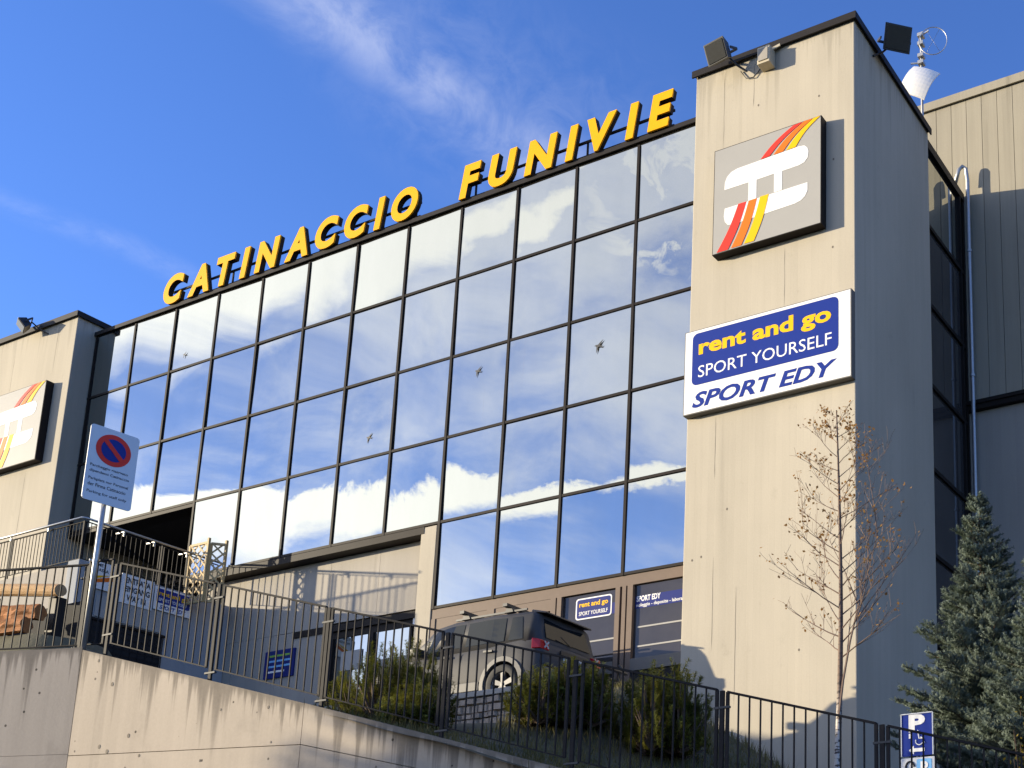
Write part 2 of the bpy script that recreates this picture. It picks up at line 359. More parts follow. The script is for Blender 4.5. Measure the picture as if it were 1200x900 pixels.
class MB:
    def __init__(s):
        s.v = []; s.f = []

    def add(s, vs, fs):
        o = len(s.v); s.v += [tuple(p) for p in vs]; s.f += [tuple(i + o for i in f) for f in fs]
        return s

    def box(s, x0, x1, y0, y1, z0, z1):
        return s.add([(x0, y0, z0), (x1, y0, z0), (x1, y1, z0), (x0, y1, z0), (x0, y0, z1), (x1, y0, z1), (x1, y1, z1), (x0, y1, z1)],
                     [(0, 3, 2, 1), (4, 5, 6, 7), (0, 1, 5, 4), (1, 2, 6, 5), (2, 3, 7, 6), (3, 0, 4, 7)])

    def bar(s, p, q, wd, h, upv=(0, 0, 1)):
        """rectangular bar from p to q"""
        p = Vector(p); q = Vector(q); d = (q - p).normalized(); u = Vector(upv)
        if abs(d.dot(u)) > 0.95: u = Vector((1, 0, 0))
        sd = d.cross(u).normalized(); u = sd.cross(d).normalized()
        a, b = sd * wd / 2, u * h / 2
        vs = [p - a - b, p + a - b, p + a + b, p - a + b, q - a - b, q + a - b, q + a + b, q - a + b]
        return s.add(vs, [(0, 1, 2, 3), (7, 6, 5, 4), (1, 0, 4, 5), (2, 1, 5, 6), (3, 2, 6, 7), (0, 3, 7, 4)])

    def tube(s, pts, rad, n=8, cap=True):
        pts = [Vector(p) for p in pts]
        if not hasattr(rad, '__len__'): rad = [rad] * len(pts)
        o = len(s.v); ref = None
        for i, p in enumerate(pts):
            d = (pts[min(i + 1, len(pts) - 1)] - pts[max(i - 1, 0)]).normalized()
            if ref is None:
                ref = Vector((0, 0, 1)) if abs(d.z) < 0.9 else Vector((1, 0, 0))
            a = d.cross(ref).normalized(); b = a.cross(d).normalized(); ref = b
            for k in range(n):
                t = 2 * math.pi * k / n
                s.v.append(tuple(p + (a * math.cos(t) + b * math.sin(t)) * rad[i]))
        for i in range(len(pts) - 1):
            for k in range(n):
                k2 = (k + 1) % n
                s.f.append((o + i * n + k, o + i * n + k2, o + (i + 1) * n + k2, o + (i + 1) * n + k))
        if cap:
            s.f.append(tuple(o + k for k in range(n - 1, -1, -1)))
            e = o + (len(pts) - 1) * n
            s.f.append(tuple(e + k for k in range(n)))
        return s

    def prism(s, poly, org, ax, ay, an, depth):
        """polygon in the plane (ax, ay) at org, pushed by depth along an"""
        org, ax, ay, an = Vector(org), Vector(ax), Vector(ay), Vector(an)
        n = len(poly)
        a = [org + ax * p[0] + ay * p[1] for p in poly]
        b = [p + an * depth for p in a]
        fs = [tuple(range(n)), tuple(range(2 * n - 1, n - 1, -1))]
        for i in range(n):
            j = (i + 1) % n
            fs.append((i, i + n, j + n, j))
        return s.add(a + b, fs)

    def build(s, name, mat, parent=None, smooth=False, bevel=0.0, origin=None, fixn=True):
        if not s.v:
            return None
        xs = [p[0] for p in s.v]; ys = [p[1] for p in s.v]; zs = [p[2] for p in s.v]
        o = Vector(origin) if origin else Vector(((min(xs) + max(xs)) / 2, (min(ys) + max(ys)) / 2, min(zs)))
        me = bpy.data.meshes.new(name)
        me.from_pydata([(p[0] - o.x, p[1] - o.y, p[2] - o.z) for p in s.v], [], s.f)
        if fixn or bevel:
            bm = bmesh.new(); bm.from_mesh(me)
            if fixn: bmesh.ops.recalc_face_normals(bm, faces=bm.faces)
            if bevel:
                es = [e for e in bm.edges if len(e.link_faces) == 2 and e.calc_face_angle(0) > 0.6]
                bmesh.ops.bevel(bm, geom=es, offset=bevel, segments=2, affect='EDGES', profile=0.6)
            bm.to_mesh(me); bm.free()
        me.materials.append(mat)
        if smooth:
            me.shade_smooth()
        return link(name, me, o, parent)


def link(name, data, loc, parent=None):
    ob = bpy.data.objects.new(name, data); COL.objects.link(ob)
    loc = Vector(loc); WL[ob.name] = loc
    if parent is not None:
        ob.parent = parent; ob.location = loc - WL[parent.name]
    else:
        ob.location = loc
    return ob

def thing(name, loc, label, cat, group=None):
    o = link(name, None, loc); o.empty_display_size = 0.3
    return tag(o, label, cat, group)

def tag(o, label, cat, group=None):
    o['label'] = label; o['category'] = cat
    if group: o['group'] = group
    return o

def structure(o, kind='structure'):
    o['kind'] = kind
    return o

def ss(a, b, x):
    t = max(0.0, min(1.0, (x - a) / (b - a))); return t * t * (3 - 2 * t)

def rrect(x0, x1, y0, y1, r, n=5):
    pts = []
    for cx, cy, a0 in ((x1 - r, y0 + r, -90), (x1 - r, y1 - r, 0), (x0 + r, y1 - r, 90), (x0 + r, y0 + r, 180)):
        for k in range(n + 1):
            t = R(a0 + 90 * k / n); pts.append((cx + r * math.cos(t), cy + r * math.sin(t)))
    return pts

def text_poly(s, bold=0.0, shear=0.0, extrude=0.0, res=3):
    """vertices and faces of a line of text, scaled so that it is 1 high"""
    cu = bpy.data.curves.new('t', 'FONT'); cu.body = s; cu.size = 1.0; cu.shear = shear; cu.offset = bold
    cu.extrude = extrude; cu.resolution_u = res
    ob = bpy.data.objects.new('t', cu); COL.objects.link(ob)
    dg = bpy.context.evaluated_depsgraph_get(); dg.update()
    me = bpy.data.meshes.new_from_object(ob.evaluated_get(dg))
    vs = [tuple(v.co) for v in me.vertices]; fs = [tuple(p.vertices) for p in me.polygons]
    bpy.data.objects.remove(ob); bpy.data.curves.remove(cu); bpy.data.meshes.remove(me)
    return vs, fs

def text(name, s, mat, parent, org, ax, ay, an, w, h, bold=0.0, shear=0.0, proud=0.004):
    """text fitted into w x h, lower-left corner at org, in the plane ax, ay; lies proud along an"""
    vs, fs = text_poly(s, bold, shear)
    if not vs: return None
    x0 = min(p[0] for p in vs); x1 = max(p[0] for p in vs); y0 = min(p[1] for p in vs); y1 = max(p[1] for p in vs)
    org, ax, ay, an = Vector(org), Vector(ax), Vector(ay), Vector(an)
    mb = MB()
    mb.add([org + ax * ((p[0] - x0) / (x1 - x0) * w) + ay * ((p[1] - y0) / (y1 - y0) * h) + an * proud for p in vs], fs)
    return mb.build(name, mat, parent, fixn=False)

def text_words(name, s, mat, parent, org, ax, ay, an, w, h, bold=0.0, shear=0.0, proud=0.004):
    """like text(), one object for each word"""
    vs, fs = text_poly(s, bold, shear)
    x0 = min(p[0] for p in vs); x1 = max(p[0] for p in vs); y0 = min(p[1] for p in vs); y1 = max(p[1] for p in vs)
    org, ax, ay, an = Vector(org), Vector(ax), Vector(ay), Vector(an)
    iv = sorted((min(vs[i][0] - shear * vs[i][1] for i in f), max(vs[i][0] - shear * vs[i][1] for i in f)) for f in fs)
    cuts = []; end = iv[0][1]
    for a, b in iv:
        if a - end > 0.16: cuts.append((a + end) / 2)
        end = max(end, b)
    groups = {}
    for f in fs:
        c = sum(vs[i][0] - shear * vs[i][1] for i in f) / len(f)
        groups.setdefault(sum(c > k for k in cuts), []).append(f)
    for g in sorted(groups):
        used = sorted({i for f in groups[g] for i in f}); ix = {v: k for k, v in enumerate(used)}
        mb = MB(); mb.add([org + ax * ((vs[i][0] - x0) / (x1 - x0) * w) + ay * ((vs[i][1] - y0) / (y1 - y0) * h) + an * proud for i in used], [tuple(ix[i] for i in f) for f in groups[g]])
        mb.build(name, mat, parent, fixn=False)

XA, YA, ZA = Vector((1, 0, 0)), Vector((0, 1, 0)), Vector((0, 0, 1))

# ================================================================== TERRAIN
def fence_y(x): return 8.98 + 0.08 * (x + 14.2)
def fence_z(x):                       # top of the railing's lower rail line minus the gap: the wall top
    return 3.97 - 0.283 * (x + 14.4) if x > -14.4 else 3.97

def crest(y):
    return 5.6 + 0.21 * (y + 1.5) + 0.65 * ss(6.6, 9.0, y)

def street_z(x, y):
    t = max(0.0, min(1.0, -x / 33.0)) ** 1.7
    return -1.6 + (crest(y) + 1.6) * t

def bank_z(x, y):
    zf = fence_z(x) - 0.06
    x0 = -10.9 - max(0.0, y - 14.0) * 0.62
    T = 4.70 - 0.63 * max(0.0, x - x0)
    T = max(T, zf)
    k = ss(-9.8, -11.2, x)                                        # foot of the low stone wall
    if y < 15.15: T -= 0.66 * k
    T = max(T, zf)
    a = 9.4 + 2.6 * k
    z = zf + (T - zf) * ss(a, 14.0 + 1.0 * k, y)
    if x < -14.0 and y > 18.2: z += 0.6 * ss(18.2, 19.0, y) * ss(-14.0, -15.0, x)
    if x < -15.5:
        Lz = 3.9 + 1.35 * ss(9.7, 10.7, y) + 1.4 * ss(12.0, 15.5, y)
        Lz += (8.6 - Lz) * ss(-25.0, -33.0, x) if y < 15 else 0
        xk = -16.9 - max(0.0, y - 11.5) * 1.6
        k = ss(xk, xk - 1.8, x)
        z = z * (1 - k) + Lz * k
    return z + 0.05 * mnoise.noise(Vector((x * 0.9, y * 0.9, 0)))

def sheet(name, xs, ys, fz, mat, label=None):
    vs = [(x, y, fz(x, y)) for y in ys for x in xs]
    n = len(xs); fs = [(j * n + i, j * n + i + 1, (j + 1) * n + i + 1, (j + 1) * n + i) for j in range(len(ys) - 1) for i in range(n - 1)]
    mb = MB(); mb.add(vs, fs)
    return structure(mb.build(name, mat, None, smooth=True, origin=(0, 0, 0), fixn=False))

def rng(a, b, st):
    n = int(round((b - a) / st)); return [a + (b - a) * i / n for i in range(n + 1)]

mb = MB(); mb.add([(-3000, -3000, -2.6), (3000, -3000, -2.6), (3000, 3000, -2.6), (-3000, 3000, -2.6)], [(0, 1, 2, 3)])
structure(mb.build('ground', M_GROUND, None, origin=(0, 0, 0)))
sheet('street', rng(-70, 40, 1.0), rng(-40, 8.2, 0.8), street_z, M_ASPHALT)
sheet('grass_bank', rng(-60, 14, 0.4), rng(9.15, 16.0, 0.3), bank_z, M_BANK)
sheet('parking_terrace', rng(-36, 14, 0.5), rng(15.2, 34.0, 0.5), lambda x, y: bank_z(x, y) + (0.04 if x < -13 else 0), M_PARK)

# ================================================================== STATION BUILDING
FY = 21.0
COLX = [-15.915 - 1.8263 * c for c in range(12)]        # mullion lines, 0 next to the right tower
ROWZ = [19.59, 17.49, 15.33, 13.18, 10.99, 8.84]
TL, TR_, TF, TB = -13.94, -9.96, 20.40, 24.45           # right tower
st = thing('station_building', (-25, 22, 5), 'cable car station with mirrored glass front between two concrete towers', 'building')
ms = MB(); ms.box(-36.1, -14.1, 21.14, 33, 13.25, 19.66).box(COLX[8] + 0.05, -14.1, 21.14, 33, 11.0, 13.24).box(-21.4, -14.1, 21.17, 33, 5.0, 10.99).box(COLX[8] + 0.05, -21.41, 21.9, 33, 4, 10.99)
ms.build('core', M_DARKIN, st)

# towers
def tower(x0, x1, ztop, label):
    m = MB(); m.box(x0, x1, TF, TB, -1.0, ztop)
    t = m.build('tower', M_TOWER, st, bevel=0.02); t['label'] = label
    c = MB()
    c.box(x0 - 0.06, x1 + 0.06, TF - 0.07, TB + 0.05, ztop + 0.003, ztop + 0.07)
    c.box(x0 - 0.075, x1 + 0.075, TF - 0.085, TF - 0.05, ztop - 0.09, ztop + 0.075)
    c.box(x1 + 0.05, x1 + 0.08, TF - 0.05, TB + 0.05, ztop - 0.09, ztop + 0.075)
    c.build('coping', M_COPING, t)
    return t
tw = tower(TL, TR_, 20.24, 'right concrete tower carrying two signs')
tl = tower(-46.0, -36.1, 20.02, 'left concrete tower cut by the picture edge')
# upright shuttering joints of the towers, thin recessed-looking fillets of darker mortar
for t_, xs_ in ((tw, ((-13.18, 18.0, 20.05), (-12.42, 18.9, 20.0), (-13.2, 6.6, 8.6), (-13.22, 10.3, 11.7), (-12.65, 5.4, 7.9), (-11.6, 13.75, 15.2))), (tl, ((-37.6, 13.0, 15.2), (-37.0, 18.2, 19.9), (-39.1, 18.0, 19.8)))):
    for x, z0, z1 in xs_:
        j = MB(); n_ = 7; zz = [z0 + (z1 - z0) * i / n_ for i in range(n_ + 1)]; xx = [x + random.uniform(-.006, .006) for _ in zz]
        wd = [0.0] + [random.uniform(.002, .005) for _ in zz[1:-1]] + [0.001]
        j.add([(a - b, TF - 0.0025, c) for a, b, c in zip(xx, wd, zz)] + [(a + b, TF - 0.0025, c) for a, b, c in zip(xx, wd, zz)], [(i, n_ + 1 + i, n_ + 2 + i, i + 1) for i in range(n_)])
        j.build('joint', M_CRACK, t_)
for x, z in ((-10.45, 16.95), (-10.47, 14.9), (-13.72, 8.62), (-13.5, 8.66), (-12.3, 18.9), (-10.8, 18.6), (-12.9, 9.6), (-11.2, 6.4), (-10.5, 10.7), (-13.4, 6.1)):
    j = MB(); j.prism([(x + .022 * math.cos(k), z + .03 * math.sin(k)) for k in (0, 1.05, 2.1, 3.14, 4.2, 5.25)], (0, TF - 0.003, 0), XA, ZA, YA, 0.01); j.build('tie_hole', M_CRACK, tw)

# glass curtain wall
cw_m = MB()
cw_m.box(-36.08, TL - 0.02, FY - 0.04, FY + 0.30, 19.58, 19.66).box(-36.08, TL - 0.02, FY - 0.07, FY - 0.04, 19.55, 19.67)
cw = cw_m.build('curtain_wall', M_COPING, st)
pane_rng = random.Random(21)

def pane(x0, x1, z0, z1, y, parent, mat=M_MIRROR, n=9, amp=0.003, tilt=0.008):
    """one slightly bowed pane of mirror glass"""
    g = 0.03; x0 += g; x1 -= g; z0 += g; z1 -= g
    sx = pane_rng.uniform(-amp, amp * 1.3); sz = pane_rng.uniform(-amp, amp * 1.3); tw_ = pane_rng.uniform(-amp, amp)
    tx = pane_rng.uniform(-tilt, tilt) * 0.9; tz = pane_rng.uniform(-tilt, tilt) * 0.9
    vs = []
    for j in range(n):
        for i in range(n):
            u = i / (n - 1) * 2 - 1; v = j / (n - 1) * 2 - 1
            edge = (u ** 6) * 0.0006 + (v ** 6) * 0.0006
            dy = sx * (1 - u * u) + sz * (1 - v * v) + tw_ * u * v * 0.7 + tx * u * (x1 - x0) / 2 + tz * v * (z1 - z0) / 2 + edge
            vs.append(((x0 + x1) / 2 + u * (x1 - x0) / 2, y + dy, (z0 + z1) / 2 + v * (z1 - z0) / 2))
    fs = [(j * n + i, j * n + i + 1, (j + 1) * n + i + 1, (j + 1) * n + i) for j in range(n - 1) for i in range(n - 1)]
    m = MB(); m.add(vs, fs)
    return m.build('pane', mat, parent, smooth=True, fixn=False)

panes = {}
right_edge = TL - 0.03
for r in range(5):
    for c in range(-1, 12):
        xr = right_edge if c == -1 else COLX[c]
        xl = COLX[c + 1] if c + 1 < 12 else -36.09
        if c >= 11: continue
        if r == 4 and c > 2: continue                # beige wall instead
        if r == 3 and c >= 8: continue               # entrance recess
        panes[(c, r)] = pane(xl, xr, ROWZ[r + 1], ROWZ[r], FY, cw)
MW, MD = 0.07, 0.035
def mull(x, z0, z1):
    m = MB(); m.box(x - MW / 2, x + MW / 2, FY - MD, FY + 0.10, z0, z1)
    m.build('mullion', M_FRAME, cw)
for c in range(12):
    zb = ROWZ[5] if c <= 3 else (ROWZ[4] if c <= 8 else ROWZ[3])
    mull(COLX[c], zb - 0.04, ROWZ[0] - 0.09)
for r in range(6):
    xl = -36.08 if r <= 3 else (COLX[8] if r == 4 else COLX[3])
    m = MB(); h = 0.065 if r else 0.05
    zc = ROWZ[r]
    m.box(xl, TL - 0.02, FY - MD + 0.008, FY + 0.10, zc - h / 2, zc + h / 2)
    m.build('transom', M_FRAME, cw)
# soffit box under the low edges of the glass
m = MB(); m.box(COLX[8] - 0.05, COLX[3] - 0.46, FY - 0.03, FY + 0.42, ROWZ[4] - 0.22, ROWZ[4] - 0.045); m.build('sill_box', M_FRAME, cw)
m = MB(); m.box(-36.08, COLX[8] + 0.05, FY - 0.02, FY + 0.42, ROWZ[3] - 0.14, ROWZ[3] - 0.045); m.build('sill_box', M_FRAME, cw)
# swallow decals on four panes
SW = [(-0.12, 0.025), (-0.07, 0.045), (0.0, 0.04), (0.06, 0.09), (0.17, 0.16), (0.10, 0.06), (0.055, 0.005), (0.10, -0.012), (0.19, -0.01), (0.12, -0.03), (0.17, -0.07), (0.06, -0.035), (0.01, -0.03), (-0.005, -0.10), (-0.05, -0.21), (-0.05, -0.09), (-0.045, -0.01), (-0.09, 0.008)]
def swallow(cr, px, pz, s, mir=1):
    o = MB(); o.prism([(p[0] * mir * s, p[1] * s) for p in SW], (px, FY - 0.02, pz), XA, ZA, -YA, 0.004)
    o.build('bird_decal', M_DECAL, panes[cr])
swallow((0, 2), -16.86, 14.52, 0.85); swallow((2, 2), -20.50, 14.74, 0.72, 1); swallow((4, 2), -24.02, 13.72, 0.7, 1); swallow((8, 0), -31.75, 17.9, 0.5)

# entrance recess at the left under the glass
er = MB(); er.box(-36.1, COLX[8], 24.0, 24.2, 9.9, 13.2).box(-36.1, COLX[8] - 0.02, 21.45, 24.0, 13.06, 13.2).box(COLX[8] - 0.12, COLX[8] - 0.02, 21.15, 24.0, 9.9, 13.04)
er.build('entrance_recess', M_DARKIN, st)
ed = MB()
for x in (-35.6, -34.2, -32.8, -31.4): ed.box(x - 0.05, x + 0.05, 23.9, 23.98, 9.95, 12.4)
ed.box(-35.6, -31.4, 23.9, 23.975, 12.4, 12.5)
ed.build('entrance_door_frame', M_BRONZE, st)

# lower wall of pale concrete panels under the glass, each panel its own piece
lw = MB(); lw.box(COLX[8] + 0.1, -21.98, 21.40, 21.9, 4.0, 10.76)
low = lw.build('lower_wall', M_LOWER, st)
edges = [-30.4, -28.7, -27.0, -25.3, -23.6, -21.98]
for i in range(5):
    for z0, z1 in ((4.2, 6.4), (6.4, 8.98), (8.98, 10.76)):
        if z0 == 6.4 and edges[i + 1] > -26.2: z0 = 6.4; z1 = 6.9       # window band above
        if i >= 3 and z1 == 10.76: z0 = 9.02
        if i == 2 and z0 == 6.4: z1 = 6.9
        p = MB(); p.box(edges[i] + 0.004, edges[i + 1] - 0.004, 21.30, 21.40, z0 + 0.004, z1 - 0.004)
        p.build('wall_panel', M_LOWER, low)
p = MB(); p.box(-27.0 + 0.004, -25.22, 21.30, 21.40, 6.908, 8.97); p.build('wall_panel', M_LOWER, low)
p = MB(); p.box(-25.3, -25.29, 21.33, 21.40, 8.98, 9.0); p.build('wall_panel', M_LOWER, low)
pl = MB(); pl.box(-21.95, -21.46, 20.98, 21.9, 4.0, 10.93); pl.build('pilaster', M_TOWER, st, bevel=0.01)
# ground-floor windows in the lower wall with mirror panes; grey patches paint reflections on them
wf = MB(); wf.box(-26.45, -22.0, 21.27, 21.42, 8.80, 8.97).box(-25.19, -22.0, 21.33, 21.42, 8.62, 8.795)
for x in (-25.1, -23.72, -22.35): wf.box(x - 0.09, x + 0.09, 21.30, 21.42, 6.95, 8.62)
wf.box(-25.19, -22.0, 21.31, 21.42, 6.92, 7.05)
gw = wf.build('ground_window', M_FRAME, st)
for x0, x1, z0, z1 in ((-25.01, -23.81, 7.05, 8.62), (-23.63, -22.44, 7.05, 8.62)):
    pane(x0 - 0.03, x1 + 0.03, z0 - 0.03, z1 + 0.03, 21.36, gw)
for x0, x1, z0, z1 in ((-23.62, -22.45, 7.62, 7.90), (-24.72, -24.0, 7.75, 8.25)):
    p = MB(); p.box(x0, x1, 21.335, 21.341, z0, z1); p.build('reflection_band', M_SIGNGREY, gw)
p = MB(); p.box(-22.34, -22.02, 21.30, 21.345, 8.2, 8.95); dp = p.build('notice_board', M_WHITE, st)
text('print', 'P', M_LBLUE, dp, (-22.25, 21.30, 8.45), XA, ZA, -YA, 0.15, 0.3, 0.01)

# shop front: bronze frames with dark glass
SZ0, SZ1 = 5.55, 8.80
sfm = MB()
sfm.box(-21.42, TL - 0.02, FY + 0.0, FY + 0.16, 8.56, SZ1 - 0.005)
sf = sfm.build('shop_front', M_BRONZE, st)
for x0, x1 in ((-21.42, -21.3), (-19.72, -19.5), (-17.86, -17.72), (-17.68, -17.56), (-16.08, -15.96), (-15.90, -15.80), (-15.76, -15.62), (-14.0, -13.97)):
    p = MB(); p.box(x0, x1, FY - 0.02, FY + 0.14, SZ0, 8.555); p.build('post', M_BRONZE, sf)
for x0, x1 in ((-21.3, -19.72), (-19.5, -17.86)):
    p = MB(); p.box(x0 + 0.003, x1 - 0.003, FY + 0.0, FY + 0.13, 8.28, 8.553); p.build('door_head', M_BRONZE, sf)
for x0, x1, zt in ((-21.3, -19.72, 8.28), (-19.5, -17.86, 8.28), (-17.56, -16.08, 8.555), (-15.62, -14.0, 8.555)):
    p = MB(); p.box(x0 + 0.002, x1 - 0.002, FY + 0.06, FY + 0.075, 6.9, zt - 0.003); g = p.build('pane', M_SHOPGLASS, sf)
    q = MB(); q.box(x0 + 0.002, x1 - 0.002, FY + 0.0, FY + 0.12, SZ0, 6.895); q.build('kick_panel', M_DARKIN, sf)
    q = MB(); q.box(x0 + 0.002, x1 - 0.002, FY - 0.03, FY + 0.0, 6.62, 6.89); q.build('sill', M_CLAD, sf)
    if x0 > -18:
        gy = FY + 0.06
        for zz in (7.58, 7.15) if x0 > -16 else (7.42,):
            q = MB(); q.box(x0 + 0.1, x1 - 0.05, FY + 0.05, FY + 0.058, zz, zz + 0.035); q.build('reflection_line', M_SIGNGREY, g)  # pale strips on the glass paint reflected horizontal lines
        q = MB()
        if x0 > -16:
            q.box(x0 + 0.03, x1 - 0.02, gy - 0.004, gy - 0.001, 8.02, 8.30); q.build('blue_band', M_NAVY, g)
            text('lettering', 'SPORT EDY', M_WHITE, g, (x0 + 0.06, gy - 0.005, 8.17), XA, ZA, -YA, 0.62, 0.13, 0.03, 0.0, 0.002)
            text_words('lettering', 'noleggio - deposito - laboratorio', M_WHITE, g, (x0 + 0.06, gy - 0.005, 8.03), XA, ZA, -YA, 1.4, 0.10, 0.01, 0.0, 0.002)
        else:
            q.box(x0 + 0.5, x1 - 0.02, gy - 0.004, gy - 0.001, 8.0, 8.25); q.build('blue_band', M_NAVY, g)
            q = MB(); q.prism(rrect(-17.2, -16.22, 7.97, 8.46, 0.07), (0, gy - 0.006, 0), XA, ZA, -YA, 0.003); q.build('sticker_border', M_WHITE, g)
            q = MB(); q.prism(rrect(-17.165, -16.255, 8.0, 8.43, 0.05), (0, gy - 0.0105, 0), XA, ZA, -YA, 0.003); q.build('sticker', M_NAVY, g)
            text('lettering', 'rent and go', M_YSTRIPE, g, (-17.1, gy - 0.0145, 8.22), XA, ZA, -YA, 0.78, 0.15, 0.03, 0, 0.002)
            text('lettering', 'SPORT YOURSELF', M_WHITE, g, (-17.1, gy - 0.0145, 8.06), XA, ZA, -YA, 0.78, 0.09, 0.01, 0, 0.002)

# dark glass on the east side behind the right tower
em = MB(); em.box(-10.30, -10.12, TB + 0.06, 27.28, 20.12, 20.34)
ew = em.build('side_glazing', M_COPING, st)
ez = [20.12, 18.0, 15.9, 13.8, 11.7, 9.6, 7.5, 5.4, 3.3]
for i in range(len(ez) - 1):
    for y0, y1 in ((TB + 0.1, 27.2),):
        mm = MB(); n = 6
        vs = [(-10.2, y0 + (y1 - y0) * a / n, ez[i + 1] + 0.05 + (ez[i] - ez[i + 1] - 0.1) * b / n) for b in range(n + 1) for a in range(n + 1)]
        fs = [(b * (n + 1) + a, b * (n + 1) + a + 1, (b + 1) * (n + 1) + a + 1, (b + 1) * (n + 1) + a) for b in range(n) for a in range(n)]
        mm.add(vs, fs); mm.build('pane', M_SHOPGLASS if i else M_MIRROR, ew, fixn=False)
    mm = MB(); mm.box(-10.26, -10.14, TB + 0.06, 27.25, ez[i + 1] - 0.05, ez[i + 1] + 0.05); mm.build('transom', M_FRAME, ew)
for y in (TB + 0.08, 27.0, 27.24):
    mm = MB(); mm.box(-10.27, -10.13, y - 0.04, y + 0.04, 3.3, 20.115); mm.build('mullion', M_FRAME, ew)
mm = MB(); mm.box(-14.05, -10.32, TB + 0.06, 33, 3, 20.1); mm.build('core', M_DARKIN, st)
rf = MB(); rf.box(-36.1, -10.3, 25.0, 33.0, 20.101, 20.3); rf.build('roof', M_COPING, st)

# ================================================================== HALL ON THE RIGHT
HY = 27.33
hall = thing('concrete_hall', (-4, 30, 3), 'tall hall of upright concrete panels behind the right tower', 'building')
m = MB(); m.box(-30.0, 14.0, HY + 0.08, HY + 12, -1, 23.30); m.build('core', M_LOWER, hall)
x = -11.75
pan_me = None
while x < 13.0:
    if pan_me is None:
        m = MB(); m.box(x + 0.006, x + 0.425, HY, HY + 0.08, 14.45, 23.22)
        o = m.build('panel', M_HALL, hall); pan_me = (o, x)
    else:
        o = link('panel', pan_me[0].data, WL[pan_me[0].name] + Vector((x - pan_me[1], 0, 0)), hall)
    x += 0.432
m = MB(); m.box(-30.0, 14.0, HY - 0.07, HY + 0.3, 23.32, 23.44).box(-30, 14, HY - 0.075, HY - 0.03, 23.20, 23.445); m.build('coping', M_HALL, hall)
m = MB(); m.box(-11.0, 14, HY - 0.12, HY + 0.07, 14.16, 14.42).box(-11, 14, HY - 0.16, HY - 0.12, 14.30, 14.36); m.build('ledge', M_FRAME, hall)
m = MB(); m.box(-11.0, 14, HY + 0.03, HY + 0.08, 0, 14.15); m.build('lower_wall', M_LOWER, hall)
m = MB(); m.tube([(-10.25, 27.0, 20.55), (-10.16, 27.03, 20.93), (-10.07, 27.06, 21.02), (-9.98, 27.08, 20.93), (-9.95, 27.1, 20.6), (-9.95, 27.1, 10), (-9.95, 27.1, 0)], 0.055, 10)
dpipe = m.build('downpipe', M_GALV, hall, smooth=True)
for z in (18.5, 15.0, 11.5):
    m = MB(); m.tube([(-9.95, 27.1, z), (-9.95, 27.1, z + 0.06)], 0.075, 10); m.build('bracket', M_GALV, dpipe)

# ================================================================== ROOFTOP LETTERS
def word(s, x0, x1, z0, z1, label):
    base = thing('rooftop_sign', ((x0 + x1) / 2, 21.0, z0), label, 'sign', 'yellow letters on the roof edge')
    data = []; cur = 0.0
    for ch in s:
        vs, fs = text_poly(ch, 0.045, 0.16, 0.0, 6)
        a = min(p[0] for p in vs); b = max(p[0] for p in vs)
        data.append((cur, a, b, vs, fs)); cur += (b - a) + 0.235
    tot = cur - 0.235; k = (x1 - x0) / tot
    for cur, a, b, vs, fs in data:
        y0 = min(p[1] for p in vs); y1 = max(p[1] for p in vs)
        def P(p, y): return (x0 + (cur + p[0] - a) * k, y, z0 + (p[1] - y0) / (y1 - y0) * (z1 - z0))
        n = len(vs); cnt = {}
        for f in fs:
            for i in range(len(f)):
                e = (f[i], f[(i + 1) % len(f)]); cnt[e] = cnt.get(e, 0) + 1
        rim = [e for e in cnt if (e[1], e[0]) not in cnt]
        mb_ = MB()
        mb_.add([P(p, 20.86) for p in vs] + [P(p, 21.01) for p in vs], [tuple(i + n for i in f) for f in fs] + [(e[0], e[1], e[1] + n, e[0] + n) for e in rim] + [tuple(f) for f in fs])
        L = mb_.build('letter', M_LETSIDE, base)
        fc = MB(); fc.add([P(p, 20.855) for p in vs] + [P(p, 20.895) for p in vs], [tuple(f) for f in fs] + [(e[0], e[1], e[1] + n, e[0] + n) for e in rim])
        cx_ = sum(P(p, 0)[0] for p in vs) / n; cz_ = (z0 + z1) / 2
        fc.v = [(cx_ + (q[0] - cx_) * 1.006, q[1], cz_ + (q[2] - cz_) * 1.006) for q in fc.v]
        fc.build('face', M_YELLOW, L)
    r = MB(); r.box(x0 + 0.1, x1 - 0.1, 21.07, 21.11, z0 + 0.52, z0 + 0.58).box(x0 + 0.1, x1 - 0.1, 21.07, 21.11, z0 + 0.12, z0 + 0.17)
    nx = int((x1 - x0) / 1.2)
    for i in range(nx + 1):
        xx = x0 + 0.3 + (x1 - x0 - 0.6) * i / nx
        r.box(xx - 0.02, xx + 0.02, 21.11, 21.15, 19.70, z0 + 0.6)
    r.build('support_rail', M_LETSIDE, base)
    return base
word('CATINACCIO', -32.87, -22.86, 19.66, 20.60, 'long row of yellow letters spelling CATINACCIO on the glass roof edge')
word('FUNIVIE', -21.42, -14.9, 19.66, 20.60, 'row of yellow letters spelling FUNIVIE next to the right tower')

